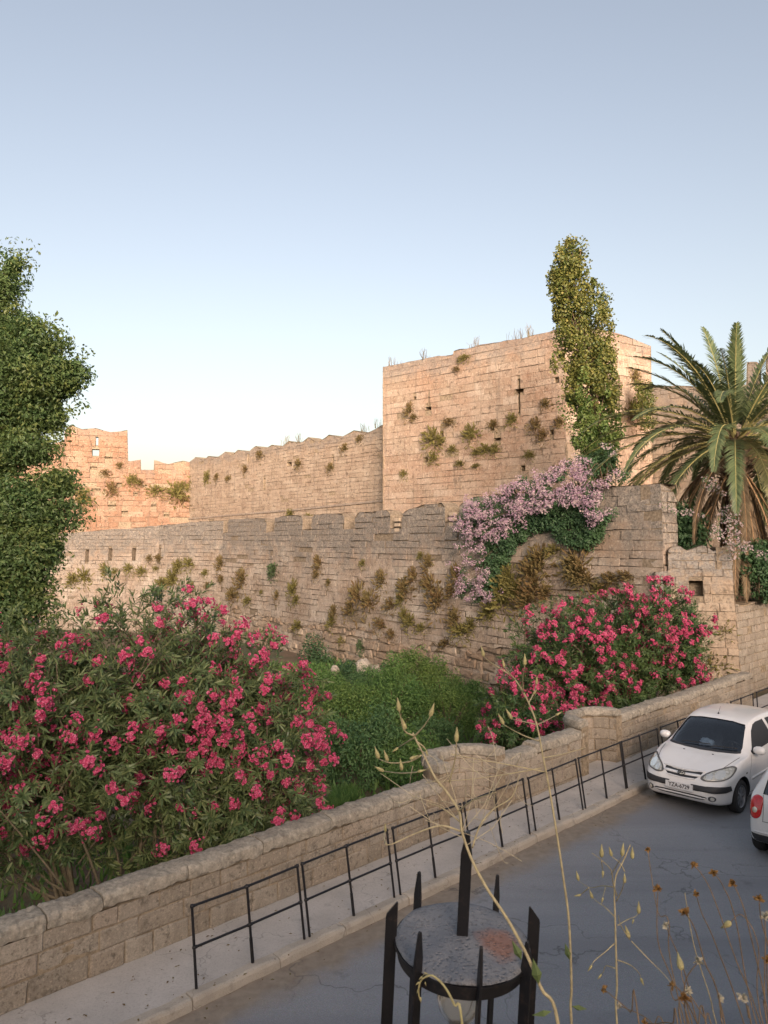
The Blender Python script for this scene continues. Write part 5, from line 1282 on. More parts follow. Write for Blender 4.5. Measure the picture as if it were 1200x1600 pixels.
class CarShape:
    def __init__(s, zc, zb, ym, zm, fb, gy, gz, zbelt, ybf):
        s.__dict__.update(locals())
    def section(s, x, shrink=0.0):
        f = lambda c: float(pchip([p[0] for p in c], [p[1] for p in c], x))
        zc, zb, ym, zm = f(s.zc), f(s.zb), f(s.ym), f(s.zm)
        zbelt = min(f(s.zbelt), zc - .012); ybelt = ym * f(s.ybf)
        k = f(s.gz)                 # share of the glasshouse: 0 on the bonnet, 1 over the cabin
        gy = f(s.gy)
        hr = zc - zbelt
        y5 = (1 - k) * ybelt * .86 + k * gy; z5 = (1 - k) * (zbelt + hr * .55) + k * (zc - .075)
        y5 = min(y5, ybelt * .97)
        pts = [(0, zb), (ym * .72, zb), (ym * .93, zb + .02), (ym * .985, zb + (zm - zb) * .35), (ym, zm), (ym * .995, zm + (zbelt - zm) * .55), (ybelt, zbelt),
               (ybelt + (y5 - ybelt) * .5 + k * .012, zbelt + (z5 - zbelt) * .5), (y5, z5), (y5 * .86, z5 + (zc - z5) * .62), (y5 * .5, zc - (zc - z5) * .1 - .004), (0, zc)]
        if shrink:
            pts = [(max(0, y - shrink), z - shrink * (.8 if i > 5 else -.5)) for i, (y, z) in enumerate(pts)]
        return pts
    def loft(s, xs, n=5, shrink=0.0):
        rows = []
        for x in xs:
            p = s.section(x, shrink); c = catmull([(0, y, z) for y, z in p], n)
            half = [(v.y, v.z) for v in c]; half[0] = (0, half[0][1]); half[-1] = (0, half[-1][1])
            rows.append([(x, y, z) for y, z in half] + [(x, -y, z) for y, z in half[-2:0:-1]])
        m = MB(); K = len(rows[0]); V = [p for r in rows for p in r]; F = []
        for i in range(len(rows) - 1):
            for k in range(K): F.append((i * K + k, i * K + (k + 1) % K, (i + 1) * K + (k + 1) % K, (i + 1) * K + k))
        F.append(tuple(range(K))); F.append(tuple((len(rows) - 1) * K + k for k in range(K - 1, -1, -1)))
        m.add(V, F); return m
def mesh_obj(m, name, mats, smooth=True):
    o = m.build(name, mats, None, smooth); bm = bmesh.new(); bm.from_mesh(o.data); bmesh.ops.recalc_face_normals(bm, faces=bm.faces); bm.to_mesh(o.data); bm.free(); return o
def boolean(o, cutters):
    for c in cutters:
        md = o.modifiers.new('cut', 'BOOLEAN'); md.operation = 'DIFFERENCE'; md.solver = 'EXACT'; md.object = c; md.material_mode = 'TRANSFER'
    dg = bpy.context.evaluated_depsgraph_get(); me = bpy.data.meshes.new_from_object(o.evaluated_get(dg), depsgraph=dg)
    o.modifiers.clear(); old = o.data; o.data = me; bpy.data.meshes.remove(old)
    for c in cutters: bpy.data.objects.remove(c, do_unlink=True)
def densify(poly, step):
    out = []
    for i in range(len(poly)):
        a = np.array(poly[i], float); b = np.array(poly[(i + 1) % len(poly)], float); n = max(1, int(np.linalg.norm(b - a) / step))
        for k in range(n): out.append(tuple(a + (b - a) * k / n))
    return out
def smooth_poly(poly, n=4):
    P = [Vector((x, y, 0)) for x, y in poly]; out = []; N = len(P)
    for i in range(N):
        a, b, c, d = P[i - 1], P[i], P[(i + 1) % N], P[(i + 2) % N]
        for k in range(n):
            t = k / n; q = 0.5 * ((2 * b) + (c - a) * t + (2 * a - 5 * b + 4 * c - d) * t * t + (-a + 3 * b - 3 * c + d) * t ** 3); out.append((q.x, q.y))
    return out
def patch(bvh, poly, view, off, mat, name, parent, step=.035, thick=0.0, smooth=True):
    """a panel that follows the car body: poly in the (y,z) plane for view '+x'/'-x', in (x,z) for '+y'/'-y', (x,y) for '+z'"""
    poly = densify(poly, step); P = np.array(poly); lo, hi = P.min(0), P.max(0)
    g = [(x, y) for x in np.arange(lo[0], hi[0], step) for y in np.arange(lo[1], hi[1], step)]
    g = [q for q, k in zip(g, inpoly(np.array(g), poly)) if k] if g else []
    g = [q for q in g if min((q[0] - p[0]) ** 2 + (q[1] - p[1]) ** 2 for p in poly) > (step * .45) ** 2]
    vs, es, fs, *_ = delaunay_2d_cdt([Vector(p) for p in list(poly) + g], [(i, (i + 1) % len(poly)) for i in range(len(poly))], [list(range(len(poly)))], 1, 1e-5)
    far = 4.0; sg = 1 if view[0] == '+' else -1; out = []
    for v in vs:
        if view[1] == 'x': o = Vector((sg * far, v.x, v.y)); d = Vector((-sg, 0, 0))
        elif view[1] == 'y': o = Vector((v.x, sg * far, v.y)); d = Vector((0, -sg, 0))
        else: o = Vector((v.x, v.y, sg * far)); d = Vector((0, 0, -sg))
        h, nrm, i, ds = bvh.ray_cast(o, d)
        if h is None:
            h, nrm, i, ds = bvh.find_nearest(o + d * (far - 1.6))
        if nrm.dot(d) > 0: nrm = -nrm
        out.append(h + nrm * off)
    m = MB(); F = [tuple(f) for f in fs]
    flip = [f if True else f for f in F]
    m.add(out, flip); ob = m.build(name, mat, parent, smooth, world=False)
    bm = bmesh.new(); bm.from_mesh(ob.data)
    bmesh.ops.recalc_face_normals(bm, faces=bm.faces)
    ax = {'x': 0, 'y': 1, 'z': 2}[view[1]]
    if sum(f.normal[ax] * f.calc_area() for f in bm.faces) * sg < 0: bmesh.ops.reverse_faces(bm, faces=bm.faces)
    bm.to_mesh(ob.data); bm.free()
    if thick:
        md = ob.modifiers.new('solid', 'SOLIDIFY'); md.thickness = thick; md.offset = -1
    return ob
def ribbon(line, w):
    L = [Vector(p).to_2d() if len(p) == 3 else Vector(p) for p in line]; a = []; b = []
    for i, p in enumerate(L):
        t = (L[min(i + 1, len(L) - 1)] - L[max(i - 1, 0)]).normalized(); n = Vector((-t.y, t.x)) * w / 2; a.append(p + n); b.append(p - n)
    return [tuple(q) for q in a] + [tuple(q) for q in reversed(b)]
def seam(bvh, line, view, parent, w=.009, name='panel_gap', mat=None):
    L = catmull([(x, y, 0) for x, y in line], 5) if len(line) > 2 else [Vector((*p, 0)) for p in line]
    return patch(bvh, ribbon(L, w), view, .0025, mat or M_seam, name, parent, .05)
def wheel(parent, x, y, r, w, side, spokes=8):
    T = empty('wheel', (x, y, r)); T.parent = parent
    Mx = Matrix.Rotation(math.pi / 2 * (-side), 4, 'X')
    m = MB(); m.lathe([(r * .66, -w / 2 + .01), (r * .7, -w / 2), (r * .93, -w / 2 + .004), (r * .985, -w / 2 + .025), (r, -w / 4), (r, w / 4), (r * .985, w / 2 - .025), (r * .93, w / 2 - .004), (r * .7, w / 2), (r * .66, w / 2 - .01), (r * .64, w / 2 - .05), (r * .64, -w / 2 + .03)], 40, Mx)
    m.build('tyre', M_tyre, T, True, world=False, sharp=45)
    m = MB(); m.lathe([(r * .67, w / 2 - .012), (r * .655, w / 2 - .004), (r * .62, w / 2 - .012), (r * .6, w / 2 - .05), (r * .58, -.01)], 40, Mx)
    m.lathe([(0, w / 2 - .02), (r * .12, w / 2 - .02), (r * .17, w / 2 - .03), (r * .18, w / 2 - .07)], 20, Mx)
    for k in range(spokes):
        a = 2 * math.pi * k / spokes; Q = Mx @ Matrix.Rotation(a, 4, 'Z')
        for da in (-.1, .1):
            m.prism([(r * .14, -.012 + da * r * .2), (r * .62, -.017 + da * r * .62), (r * .62, .017 + da * r * .62), (r * .14, .012 + da * r * .2)], w / 2 - .055, w / 2 - .025, Q)
    m.build('rim', M_alloy, T, False, world=False)
    m = MB(); m.lathe([(0, -.005), (r * .6, -.005)], 24, Mx); m.build('brake_drum', M_trim, T, False, world=False)
    return T
def text_mesh(body, size, M, mat, parent, name, depth=.002, bold=0.0):
    cu = bpy.data.curves.new('letters', 'FONT'); cu.body = body; cu.size = size; cu.extrude = depth; cu.align_x = 'CENTER'; cu.align_y = 'CENTER'; cu.offset = bold
    o = bpy.data.objects.new('letters', cu); COL.objects.link(o); dg = bpy.context.evaluated_depsgraph_get()
    me = bpy.data.meshes.new_from_object(o.evaluated_get(dg), depsgraph=dg); bpy.data.objects.remove(o, do_unlink=True); me.transform(M)
    return link(name, me, parent, [mat], False, False)

def build_car(label, loc, yaw, shape, xf, xr, wr, track, front):
    T = thing('parked_car' if False else 'hatchback_car', label, 'car', loc, yaw, None)
    nose, tail = shape.zc[-1][0], shape.zc[0][0]
    a = np.linspace(0, math.pi, 74); xs = (tail + nose) / 2 - np.cos(a) * (nose - tail) / 2
    xs = np.unique(np.concatenate([xs, np.linspace(tail + .1, nose - .1, 40)]))
    body = mesh_obj(shape.loft(xs), 'body', [M_paint, M_int, M_trim])
    bm = bmesh.new(); bm.from_mesh(body.data); bvh = BVHTree.FromBMesh(bm); bm.free()
    cut = []
    cav = mesh_obj(shape.loft(np.linspace(shape.cab[0], shape.cab[1], 26), 4, .045), 'cavity', [M_int]); cut.append(cav)
    for x in (xf, xr):
        m = MB(); m.lathe([(0, -1.2), (wr + .055, -1.2), (wr + .055, 1.2), (0, 1.2)], 40, Matrix.Translation((x, 0, wr + .005)) @ Matrix.Rotation(math.pi / 2, 4, 'X'))
        # keep the middle of the car: two short cylinders
        for sgn in (-1, 1):
            q = MB(); q.lathe([(0, .52 * sgn), (wr + .06, .52 * sgn), (wr + .06, 1.2 * sgn), (0, 1.2 * sgn)], 44, Matrix.Translation((x, 0, wr + .005)) @ Matrix.Rotation(-math.pi / 2, 4, 'X'))
            cut.append(mesh_obj(q, 'arch', [M_trim]))
    sidew = [smooth_poly(p, 3) if False else p for p in shape.side_windows]
    for p in sidew:
        m = MB(); m.prism(p, -1.2, 1.2, Matrix.Rotation(math.pi / 2, 4, 'X')); cut.append(mesh_obj(m, 'side_cut', [M_trim], False))
    Mx = Matrix(((0, 0, 1, 0), (1, 0, 0, 0), (0, 1, 0, 0), (0, 0, 0, 1)))
    m = MB(); m.prism(shape.windscreen, shape.ws_x, 2.2, Mx); cut.append(mesh_obj(m, 'front_cut', [M_trim], False))
    m = MB(); m.prism(shape.rear_window, -2.4, shape.rw_x, Mx); cut.append(mesh_obj(m, 'rear_cut', [M_trim], False))
    boolean(body, cut)
    body.parent = T; body.data.polygons.foreach_set('use_smooth', np.ones(len(body.data.polygons), dtype=bool)); body.data.set_sharp_from_angle(angle=R(32))
    g = .006
    def grow(p, k=.018):
        c = np.mean(np.array(p), 0); return [tuple(np.array(q) + (np.array(q) - c) / np.linalg.norm(np.array(q) - c) * k) for q in p]
    patch(bvh, grow(shape.windscreen), '+x', -.014, M_glass, 'windscreen', T, .06)
    patch(bvh, grow(shape.rear_window), '-x', -.014, M_glass, 'rear_window', T, .07)
    for p in sidew:
        for v in ('+y', '-y'):
            patch(bvh, grow(p), v, -.016, M_glass, 'side_window', T, .06)
            # black rubber surround
            L = [Vector((*q, 0)) for q in p] ; L.append(L[0])
            patch(bvh, ribbon(L, .018), v, .002, M_trim, 'window_seal', T, .05)
    for x in (xf, xr):
        for sgn in (-1, 1): wheel(T, x, sgn * track, wr, .18, sgn)
    # interior
    m = MB(); m.box((shape.cab[1] - .28, 0, .80), (.42, 1.28, .14)); m.build('dashboard', M_int, T, world=False)
    for (sx, yy) in ((-.15, .36), (-.15, -.36), (-1.05, .36), (-1.05, -.36)):
        m = MB(); Q = Matrix.Translation((sx, yy, 0)); m.box((.12, 0, .47), (.5, .48, .16), Q); m.box((0, 0, 0), (.13, .46, .6), Q @ Matrix.Translation((-.2, 0, .78)) @ Matrix.Rotation(R(-14), 4, 'Y')); m.box((0, 0, 0), (.09, .25, .17), Q @ Matrix.Translation((-.30, 0, 1.17)) @ Matrix.Rotation(R(-14), 4, 'Y'))
        o = m.build('seat', M_seat, T, world=False); b = o.modifiers.new('bevel', 'BEVEL'); b.width = .04; b.segments = 3
    m = MB(); Q = Matrix.Translation((shape.cab[1] - .56, .36, .90)) @ Matrix.Rotation(R(-62), 4, 'Y')
    ring = [Q @ Vector((.18 * math.cos(t), .18 * math.sin(t), 0)) for t in np.linspace(0, 2 * math.pi, 25)]
    m.tube(ring, .016, 8); m.tube([Q @ Vector((-.17, 0, 0)), Q @ Vector((.17, 0, 0))], .014, 6); m.tube([Q @ Vector((0, 0, -.25)), Q @ Vector((0, 0, 0))], .03, 6)
    m.build('steering_wheel', M_trim, T, True, world=False)
    return T, bvh

S1 = CarShape(
    zc=[(-1.80, .50), (-1.785, .66), (-1.74, .88), (-1.66, 1.10), (-1.52, 1.33), (-1.42, 1.395), (-1.2, 1.435), (-.7, 1.478), (-.3, 1.482), (.05, 1.455), (.30, 1.385), (.62, 1.20), (.98, .975), (1.05, .95), (1.25, .915), (1.5, .845), (1.72, .765), (1.86, .695), (1.945, .60), (1.985, .47)],
    zb=[(-1.80, .40), (-1.74, .30), (-1.6, .24), (-1.2, .20), (1.3, .19), (1.75, .21), (1.92, .25), (1.985, .34)],
    ym=[(-1.80, .50), (-1.775, .64), (-1.70, .735), (-1.5, .795), (-1.1, .825), (0, .832), (.9, .83), (1.3, .818), (1.55, .785), (1.72, .735), (1.85, .665), (1.93, .58), (1.965, .50), (1.985, .41)],
    zm=[(-1.80, .46), (-1.7, .56), (-1.2, .60), (0, .58), (1.2, .60), (1.7, .52), (1.985, .42)],
    fb=None,
    gy=[(-1.8, .52), (-1.4, .57), (-.4, .585), (.3, .595), (.7, .66), (1.0, .70), (1.985, .4)],
    gz=[(-1.8, .5), (-1.6, 1), (-1.0, 1), (.75, 1), (.92, .55), (1.06, 0), (1.985, 0)],
    zbelt=[(-1.8, .47), (-1.76, .75), (-1.65, .95), (-1.4, .985), (-.5, .955), (.5, .915), (1.0, .895), (1.3, .84), (1.6, .745), (1.8, .645), (1.93, .53), (1.985, .44)],
    ybf=[(-1.8, .93), (-1.0, .955), (.8, .955), (1.2, .93), (1.6, .90), (1.985, .9)])
S1.cab = (-1.58, .98)
S1.side_windows = [[(.60, .965), (.52, 1.02), (.26, 1.255), (.10, 1.345), (-.06, 1.372), (-.40, 1.375), (-.50, .995)],
                   [(-.62, .995), (-.54, 1.372), (-.95, 1.355), (-1.22, 1.31), (-1.40, 1.16), (-1.46, 1.04), (-1.42, 1.015)]]
S1.windscreen = [(-.66, .985), (-.40, .97), (0, .965), (.40, .97), (.66, .985), (.655, 1.05), (.56, 1.33), (.53, 1.365), (.30, 1.392), (0, 1.40), (-.30, 1.392), (-.53, 1.365), (-.56, 1.33), (-.655, 1.05)]
S1.ws_x = .05
S1.rear_window = [(-.55, 1.04), (.55, 1.04), (.49, 1.31), (-.49, 1.31)]
S1.rw_x = -1.2
CAR, bv1 = build_car('white hatchback with grey bumper strip coming towards the viewer beside the black railing', (7.33, 16.80, -.13), R(225), S1, 1.23, -1.225, .292, .715, True)
CAR.scale = (1.09, 1.09, 1.09)
# lights, grille, bumper
def mirror(p): return [(-y, z) for y, z in reversed(p)]
hl = smooth_poly([(.345, .665), (.42, .735), (.56, .795), (.70, .832), (.757, .812), (.765, .745), (.74, .685), (.66, .648), (.50, .630), (.39, .635)], 4)
for p in (hl, mirror(hl)):
    o = patch(bv1, p, '+x', .006, M_lamp, 'headlight', CAR, .03, .012)
    L = [Vector((*q, 0)) for q in p]; L.append(L[0]); r = patch(bv1, ribbon(L, .010), '+x', .0085, M_seam, 'lamp_rim', None, .03); r.parent = o
    sg = 1 if p[0][0] > 0 else -1
    for (yy, zz, rr) in ((.61, .725, .075), (.475, .69, .055)):
        c = smooth_poly([(sg * yy + rr * math.cos(t), zz + rr * math.sin(t) * .82) for t in np.linspace(0, 2 * math.pi, 9)[:-1]], 3)
        b = patch(bv1, c, '+x', .0105, M_reflector, 'reflector', None, .02); b.parent = o
gr = smooth_poly([(-.335, .735), (-.2, .722), (0, .718), (.2, .722), (.335, .735), (.30, .672), (.22, .628), (0, .612), (-.22, .628), (-.30, .672)], 4)
G = patch(bv1, gr, '+x', .004, M_trim, 'grille', CAR, .03)
for k, (za, zb_) in enumerate([(.738, .728), (.690, .664), (.625, .611)]):
    wv = [.345, .31, .235][k]
    o = patch(bv1, smooth_poly([(-wv, za + .006), (0, za), (wv, za + .006), (wv * .97, zb_ + .004), (0, zb_ - .004), (-wv * .97, zb_ + .004)], 4), '+x', .016, M_paint, 'grille_bar', None, .03, .012); o.parent = G
def body_pt(bvh, y, z, x0=3.0):
    h, n, i, d = bvh.ray_cast(Vector((x0, y, z)), Vector((-1, 0, 0))); return h, n
h, n = body_pt(bv1, 0, .675)
Q = Matrix.Translation(h + n * .024) @ n.to_track_quat('Z', 'Y').to_matrix().to_4x4()
m = MB(); m.lathe([(0, -.006), (.07, -.006), (.066, .001), (0, .003)], 28, Q @ Matrix.Diagonal((1, .62, 1, 1)))
m.build('emblem', M_lamp, CAR, True, world=False).name = 'emblem'
E = CAR.children[-1]
m = MB(); m.tube([Q @ Vector((.066 * math.cos(t), .041 * math.sin(t), .002)) for t in np.linspace(0, 2 * math.pi, 29)], .006, 6)
for sx in (-1, 1): m.tube([Q @ Vector((sx * .024 - .012, -.027, .004)), Q @ Vector((sx * .024 + .012, .027, .004))], .0065, 6)
m.tube([Q @ Vector((-.024, -.006, .004)), Q @ Vector((0, .002, .006)), Q @ Vector((.024, .006, .004))], .006, 6)
o = m.build('emblem_letter', M_trim, None, True); o.parent = E
strip_p = smooth_poly([(-.76, .525), (-.5, .545), (0, .55), (.5, .545), (.76, .525), (.76, .44), (.5, .455), (0, .46), (-.5, .455), (-.76, .44)], 3)
for sg in (-1, 1):
    p = [(.20, .545), (.45, .548), (.70, .56), (.765, .555), (.77, .475), (.72, .452), (.45, .452), (.20, .455)]
    p = p if sg > 0 else mirror(p)
    patch(bv1, p, '+x', .014, M_trim, 'bumper_strip', CAR, .03, .014)
# lower intake and fog lamps
patch(bv1, smooth_poly([(-.44, .375), (0, .38), (.44, .375), (.41, .315), (0, .305), (-.41, .315)], 4), '+x', .004, M_trim, 'air_intake', CAR, .03)
o = patch(bv1, smooth_poly([(-.43, .352), (0, .356), (.43, .352), (.43, .333), (0, .335), (-.43, .333)], 3), '+x', .012, M_paint, 'intake_bar', CAR, .03, .01)
for sg in (-1, 1):
    c = smooth_poly([(sg * .555 + .06 * math.cos(t), .352 + .046 * math.sin(t)) for t in np.linspace(0, 2 * math.pi, 9)[:-1]], 3)
    f = patch(bv1, c, '+x', .005, M_trim, 'fog_light', CAR, .02)
    c = smooth_poly([(sg * .560 + .034 * math.cos(t), .352 + .034 * math.sin(t)) for t in np.linspace(0, 2 * math.pi, 9)[:-1]], 3)
    r = patch(bv1, c, '+x', .008, M_reflector, 'lens', None, .02); r.parent = f
# number plate
h, n = body_pt(bv1, 0, .48)
Q = Matrix.Translation(h + Vector((.03, 0, 0))) @ Matrix.Rotation(R(-6), 4, 'Y') @ Matrix(((0, 0, 1, 0), (1, 0, 0, 0), (0, 1, 0, 0), (0, 0, 0, 1)))
m = MB(); m.box((0, 0, 0), (.50, .112, .012), Q); NPL = m.build('number_plate', M_platew, CAR, world=False)
text_mesh('YZA-6729', .098, Q @ Matrix.Translation((0, 0, .0075)) @ Matrix.Diagonal((.92, 1, 1, 1)), M_black, NPL, 'plate_lettering', .0012, .0015)
# panel gaps: bonnet, doors, cowl and wipers
for sg in (-1, 1):
    v = '+y' if sg > 0 else '-y'
    seam(bv1, [(1.02, sg * .70), (1.3, sg * .655), (1.55, sg * .59), (1.74, sg * .50)], '+z', CAR, .010)
    seam(bv1, [(.88, .30), (.90, .60), (.80, .80), (.70, .93)], v, CAR)
    seam(bv1, [(-.56, .30), (-.58, .6), (-.56, .97)], v, CAR)
    seam(bv1, [(.88, .30), (.2, .27), (-.56, .30)], v, CAR)
    patch(bv1, [(.80, .555), (.80, .505), (-.5, .52), (-.5, .57)], v, .012, M_paint, 'side_moulding', CAR, .06, .012)
    patch(bv1, smooth_poly([(-.30, .80), (-.30, .83), (-.48, .845), (-.48, .81)], 3), v, .02, M_paint, 'door_handle', CAR, .03, .02)
    patch(bv1, smooth_poly([(1.02, .665), (1.02, .69), (1.09, .69), (1.09, .665)], 3), v, .006, M_lamp, 'side_repeater', CAR, .03)
    m = MB(); Q = Matrix.Translation((.60, sg * .90, 1.005)); m.lathe([(0, -.10), (.05, -.09), (.075, -.05), (.082, 0), (.075, .05), (.05, .09), (0, .10)], 16, Q @ Matrix.Rotation(math.pi / 2, 4, 'X') @ Matrix.Diagonal((1.0, .95, 1.05, 1)))
    o = m.build('wing_mirror', M_paint, CAR, True, world=False)
    m = MB(); m.tube([(.60, sg * .765, .955), (.60, sg * .85, .975)], [.04, .03], 8); q = m.build('mirror_arm', M_trim, None, True); q.parent = o
    m = MB(); m.box((.535, sg * .90, 1.005), (.01, .13, .10)); q = m.build('mirror_glass', M_chrome, None); q.parent = o
patch(bv1, [(-.67, .962), (-.3, .948), (0, .945), (.3, .948), (.67, .962), (.665, .99), (.40, .975), (0, .97), (-.40, .975), (-.665, .99)], '+x', .006, M_trim, 'cowl', CAR, .04)
for (y0, y1, z1) in ((-.42, .12, .985), (.14, .60, .99)):
    m = MB(); pp = []
    for k in range(9):
        y = y0 + (y1 - y0) * k / 8; h, n = body_pt(bv1, y, .985 + (.02 if k else 0) + k * .002); pp.append(h + n * .02)
    m.tube(pp, .009, 5); m.build('wiper', M_trim, CAR, True, world=False)
for sg in (-1, 1):
    h, n, i, d = bv1.ray_cast(Vector((1.16, sg * .27, 3)), Vector((0, 0, -1))); m = MB(); m.box((0, 0, 0), (.025, .03, .014), Matrix.Translation(h)); m.build('washer_jet', M_trim, CAR, world=False)
h, n, i, d = bv1.ray_cast(Vector((.06, -.05, 3)), Vector((0, 0, -1))); m = MB(); m.lathe([(.022, -.01), (.016, .02), (.006, .03)], 8, Matrix.Translation(h)); m.tube([h + Vector((0, 0, .02)), h + Vector((-.10, 0, .13))], [.004, .002], 5); m.build('aerial', M_trim, CAR, True, world=False)
# crumpled cloth on the dashboard
bm = bmesh.new(); bmesh.ops.create_icosphere(bm, subdivisions=4, radius=.145)
co = np.array([v.co[:] for v in bm.verts]); dd = fbm(co * 11, 4) * .35
for v, k in zip(bm.verts, dd): v.co *= 1 + k; v.co.z *= .55; v.co.y *= 1.25
me = bpy.data.meshes.new('cloth'); bm.to_mesh(me); bm.free()
CL = link('crumpled_cloth', me, None, [M_tissue], True); CL.location = Matrix.Translation(CAR.location) @ CAR.rotation_euler.to_matrix().to_4x4() @ (Vector((.66, -.05, .985)) * 1.09)
tag(CL, 'crumpled white cloth lying on the dashboard of the hatchback with the grey bumper strip', 'cloth')

# second car: only the rear left corner shows at the right edge
S2 = CarShape(
    zc=[(-1.72, .52), (-1.70, .72), (-1.66, .95), (-1.56, 1.16), (-1.40, 1.40), (-1.25, 1.47), (-.8, 1.515), (-.2, 1.51), (.2, 1.45), (.6, 1.24), (1.0, .99), (1.1, .97), (1.5, .87), (1.8, .74), (1.92, .60), (1.96, .47)],
    zb=[(-1.72, .38), (-1.68, .30), (-1.5, .24), (-1.0, .2), (1.3, .19), (1.75, .21), (1.96, .34)],
    ym=[(-1.72, .60), (-1.70, .69), (-1.64, .765), (-1.45, .825), (-1.1, .845), (0, .848), (.9, .84), (1.4, .81), (1.75, .72), (1.9, .6), (1.96, .42)],
    zm=[(-1.72, .46), (-1.6, .56), (0, .58), (1.2, .60), (1.96, .42)],
    fb=None,
    gy=[(-1.72, .58), (-1.4, .61), (-.4, .62), (.3, .62), (.7, .66), (1.0, .70), (1.96, .4)],
    gz=[(-1.72, .6), (-1.6, 1), (.75, 1), (.92, .55), (1.06, 0), (1.96, 0)],
    zbelt=[(-1.72, .50), (-1.69, .74), (-1.6, .97), (-1.4, 1.01), (-.5, .98), (.5, .94), (1.0, .91), (1.6, .76), (1.96, .44)],
    ybf=[(-1.72, .96), (-1.0, .965), (.8, .955), (1.2, .93), (1.96, .9)])
S2.cab = (-1.5, 1.0)
S2.side_windows = [[(.60, .985), (.26, 1.29), (.05, 1.39), (-.36, 1.415), (-.46, 1.02)], [(-.57, 1.025), (-.50, 1.41), (-.9, 1.39), (-1.2, 1.32), (-1.34, 1.07)]]
S2.windscreen = [(-.66, 1.01), (0, .99), (.66, 1.01), (.57, 1.36), (.3, 1.42), (0, 1.43), (-.3, 1.42), (-.57, 1.36)]
S2.ws_x = .05
S2.rear_window = [(-.58, 1.06), (.58, 1.06), (.52, 1.36), (-.52, 1.36)]
S2.rw_x = -1.1
CAR2, bv2 = build_car('white hatchback cut off by the right edge, showing its tall red tail light', (7.90, 13.80, -.13), R(45), S2, 1.23, -1.20, .295, .73, False)
tl = smooth_poly([(.56, .99), (.64, 1.03), (.72, 1.00), (.765, .90), (.775, .76), (.74, .68), (.66, .665), (.59, .72), (.565, .85)], 4)
for p in (tl, mirror(tl)):
    o = patch(bv2, p, '-x', .008, M_red, 'tail_light', CAR2, .03, .012)
    sg = 1 if p[0][0] > 0 else -1
    c = smooth_poly([(sg * .68 + .04 * math.cos(t), .80 + .045 * math.sin(t)) for t in np.linspace(0, 2 * math.pi, 9)[:-1]], 3)
    r = patch(bv2, c, '-x', .0105, M_lamp, 'reversing_lens', None, .02); r.parent = o
patch(bv2, [(-.75, .42), (0, .43), (.75, .42), (.70, .30), (0, .29), (-.70, .30)], '-x', .006, M_trim, 'bumper_insert', CAR2, .05)
patch(bv2, smooth_poly([(-.66, .47), (0, .48), (.66, .47), (.66, .445), (0, .455), (-.66, .445)], 3), '-x', .012, M_paint, 'bumper_lip', CAR2, .05, .012)
seam(bv2, [(-.56, .64), (0, .65), (.56, .64)], '-x', CAR2); 
for sg in (-1, 1): seam(bv2, [(sg * .55, .65), (sg * .545, .85), (sg * .57, 1.05)], '-x', CAR2)
seam(bv2, [(-1.3, .62), (-1.5, .63), (-1.66, .64)], '+y', CAR2)

# ---------------------------------------------------------------- fallen leaves and grit on the pavement
rl = np.random.default_rng(77); n = 420
s_ = rl.uniform(3, 26, n); t_ = rl.uniform(T_PARA + .03, T_KERB + .3, n); zz = np.where(t_ > T_KERB + .02, -.126, .004)
P = np.array([st(a, b, c) for a, b, c in zip(s_, t_, zz)]); l = rl.uniform(.02, .06, n)
tag(scatter('fallen_leaves', P, rdir(n, rl) * [1, 1, .05], np.array([0, 0, 1.0]) + rl.normal(0, .25, (n, 3)), l, l * .45, OVATE, M_dryw), 'small dry leaves scattered on the pavement and kerb', 'leaf litter', kind='stuff')

# ---------------------------------------------------------------- dry stalks in the foreground
M_straw = mat_plain('straw_stem', (0.40, 0.34, 0.2), 0.75, 0.3, 60, 0.25)
M_straw_p = mat_plain('pale_straw', (0.46, 0.40, 0.27), 0.8, 0.2, 60, 0.2)
M_twig = mat_plain('brown_twig', (0.20, 0.135, 0.075), 0.8, 0.2, 60, 0.3)
M_pod = mat_plain('seed_pod', (0.36, 0.32, 0.15), 0.7, 0.3, 80, 0.25)
M_head = mat_leaf('dry_flower_head', [(0.0, (0.17, 0.08, 0.03)), (0.5, (0.29, 0.15, 0.05)), (1.0, (0.36, 0.22, 0.09))], 0.8, 0.2, (0.9, 0.7, 0.3))
M_fluff = mat_leaf('pale_seed_head', [(0.0, (0.36, 0.31, 0.24)), (1.0, (0.55, 0.5, 0.42))], 0.9, 0.2, (1, 1, 1))
M_wleaf = mat_leaf('weed_green_leaf', [(0.0, (0.12, 0.16, 0.06)), (1.0, (0.2, 0.25, 0.1))], 0.6, 0.3)
rs = np.random.default_rng(88)
PXM = 1.0 / 1200
def curve3(pts, Y, wob=.0):
    """image-plane polyline to a 3-D stalk leaning in depth"""
    n = len(pts); out = []
    for i, (x, y) in enumerate(pts):
        yy = Y[0] + (Y[1] - Y[0]) * i / max(1, n - 1) + rs.normal(0, wob)
        out.append(at_y(x, y, yy))
    return out
def pod(mb, p, d, L, W):
    d = Vector(d).normalized(); p = Vector(p)
    mb.tube([p, p + d * L * .15, p + d * L * .4, p + d * L * .7, p + d * L], [W * .3, W * .95, W, W * .5, W * .12], 8)
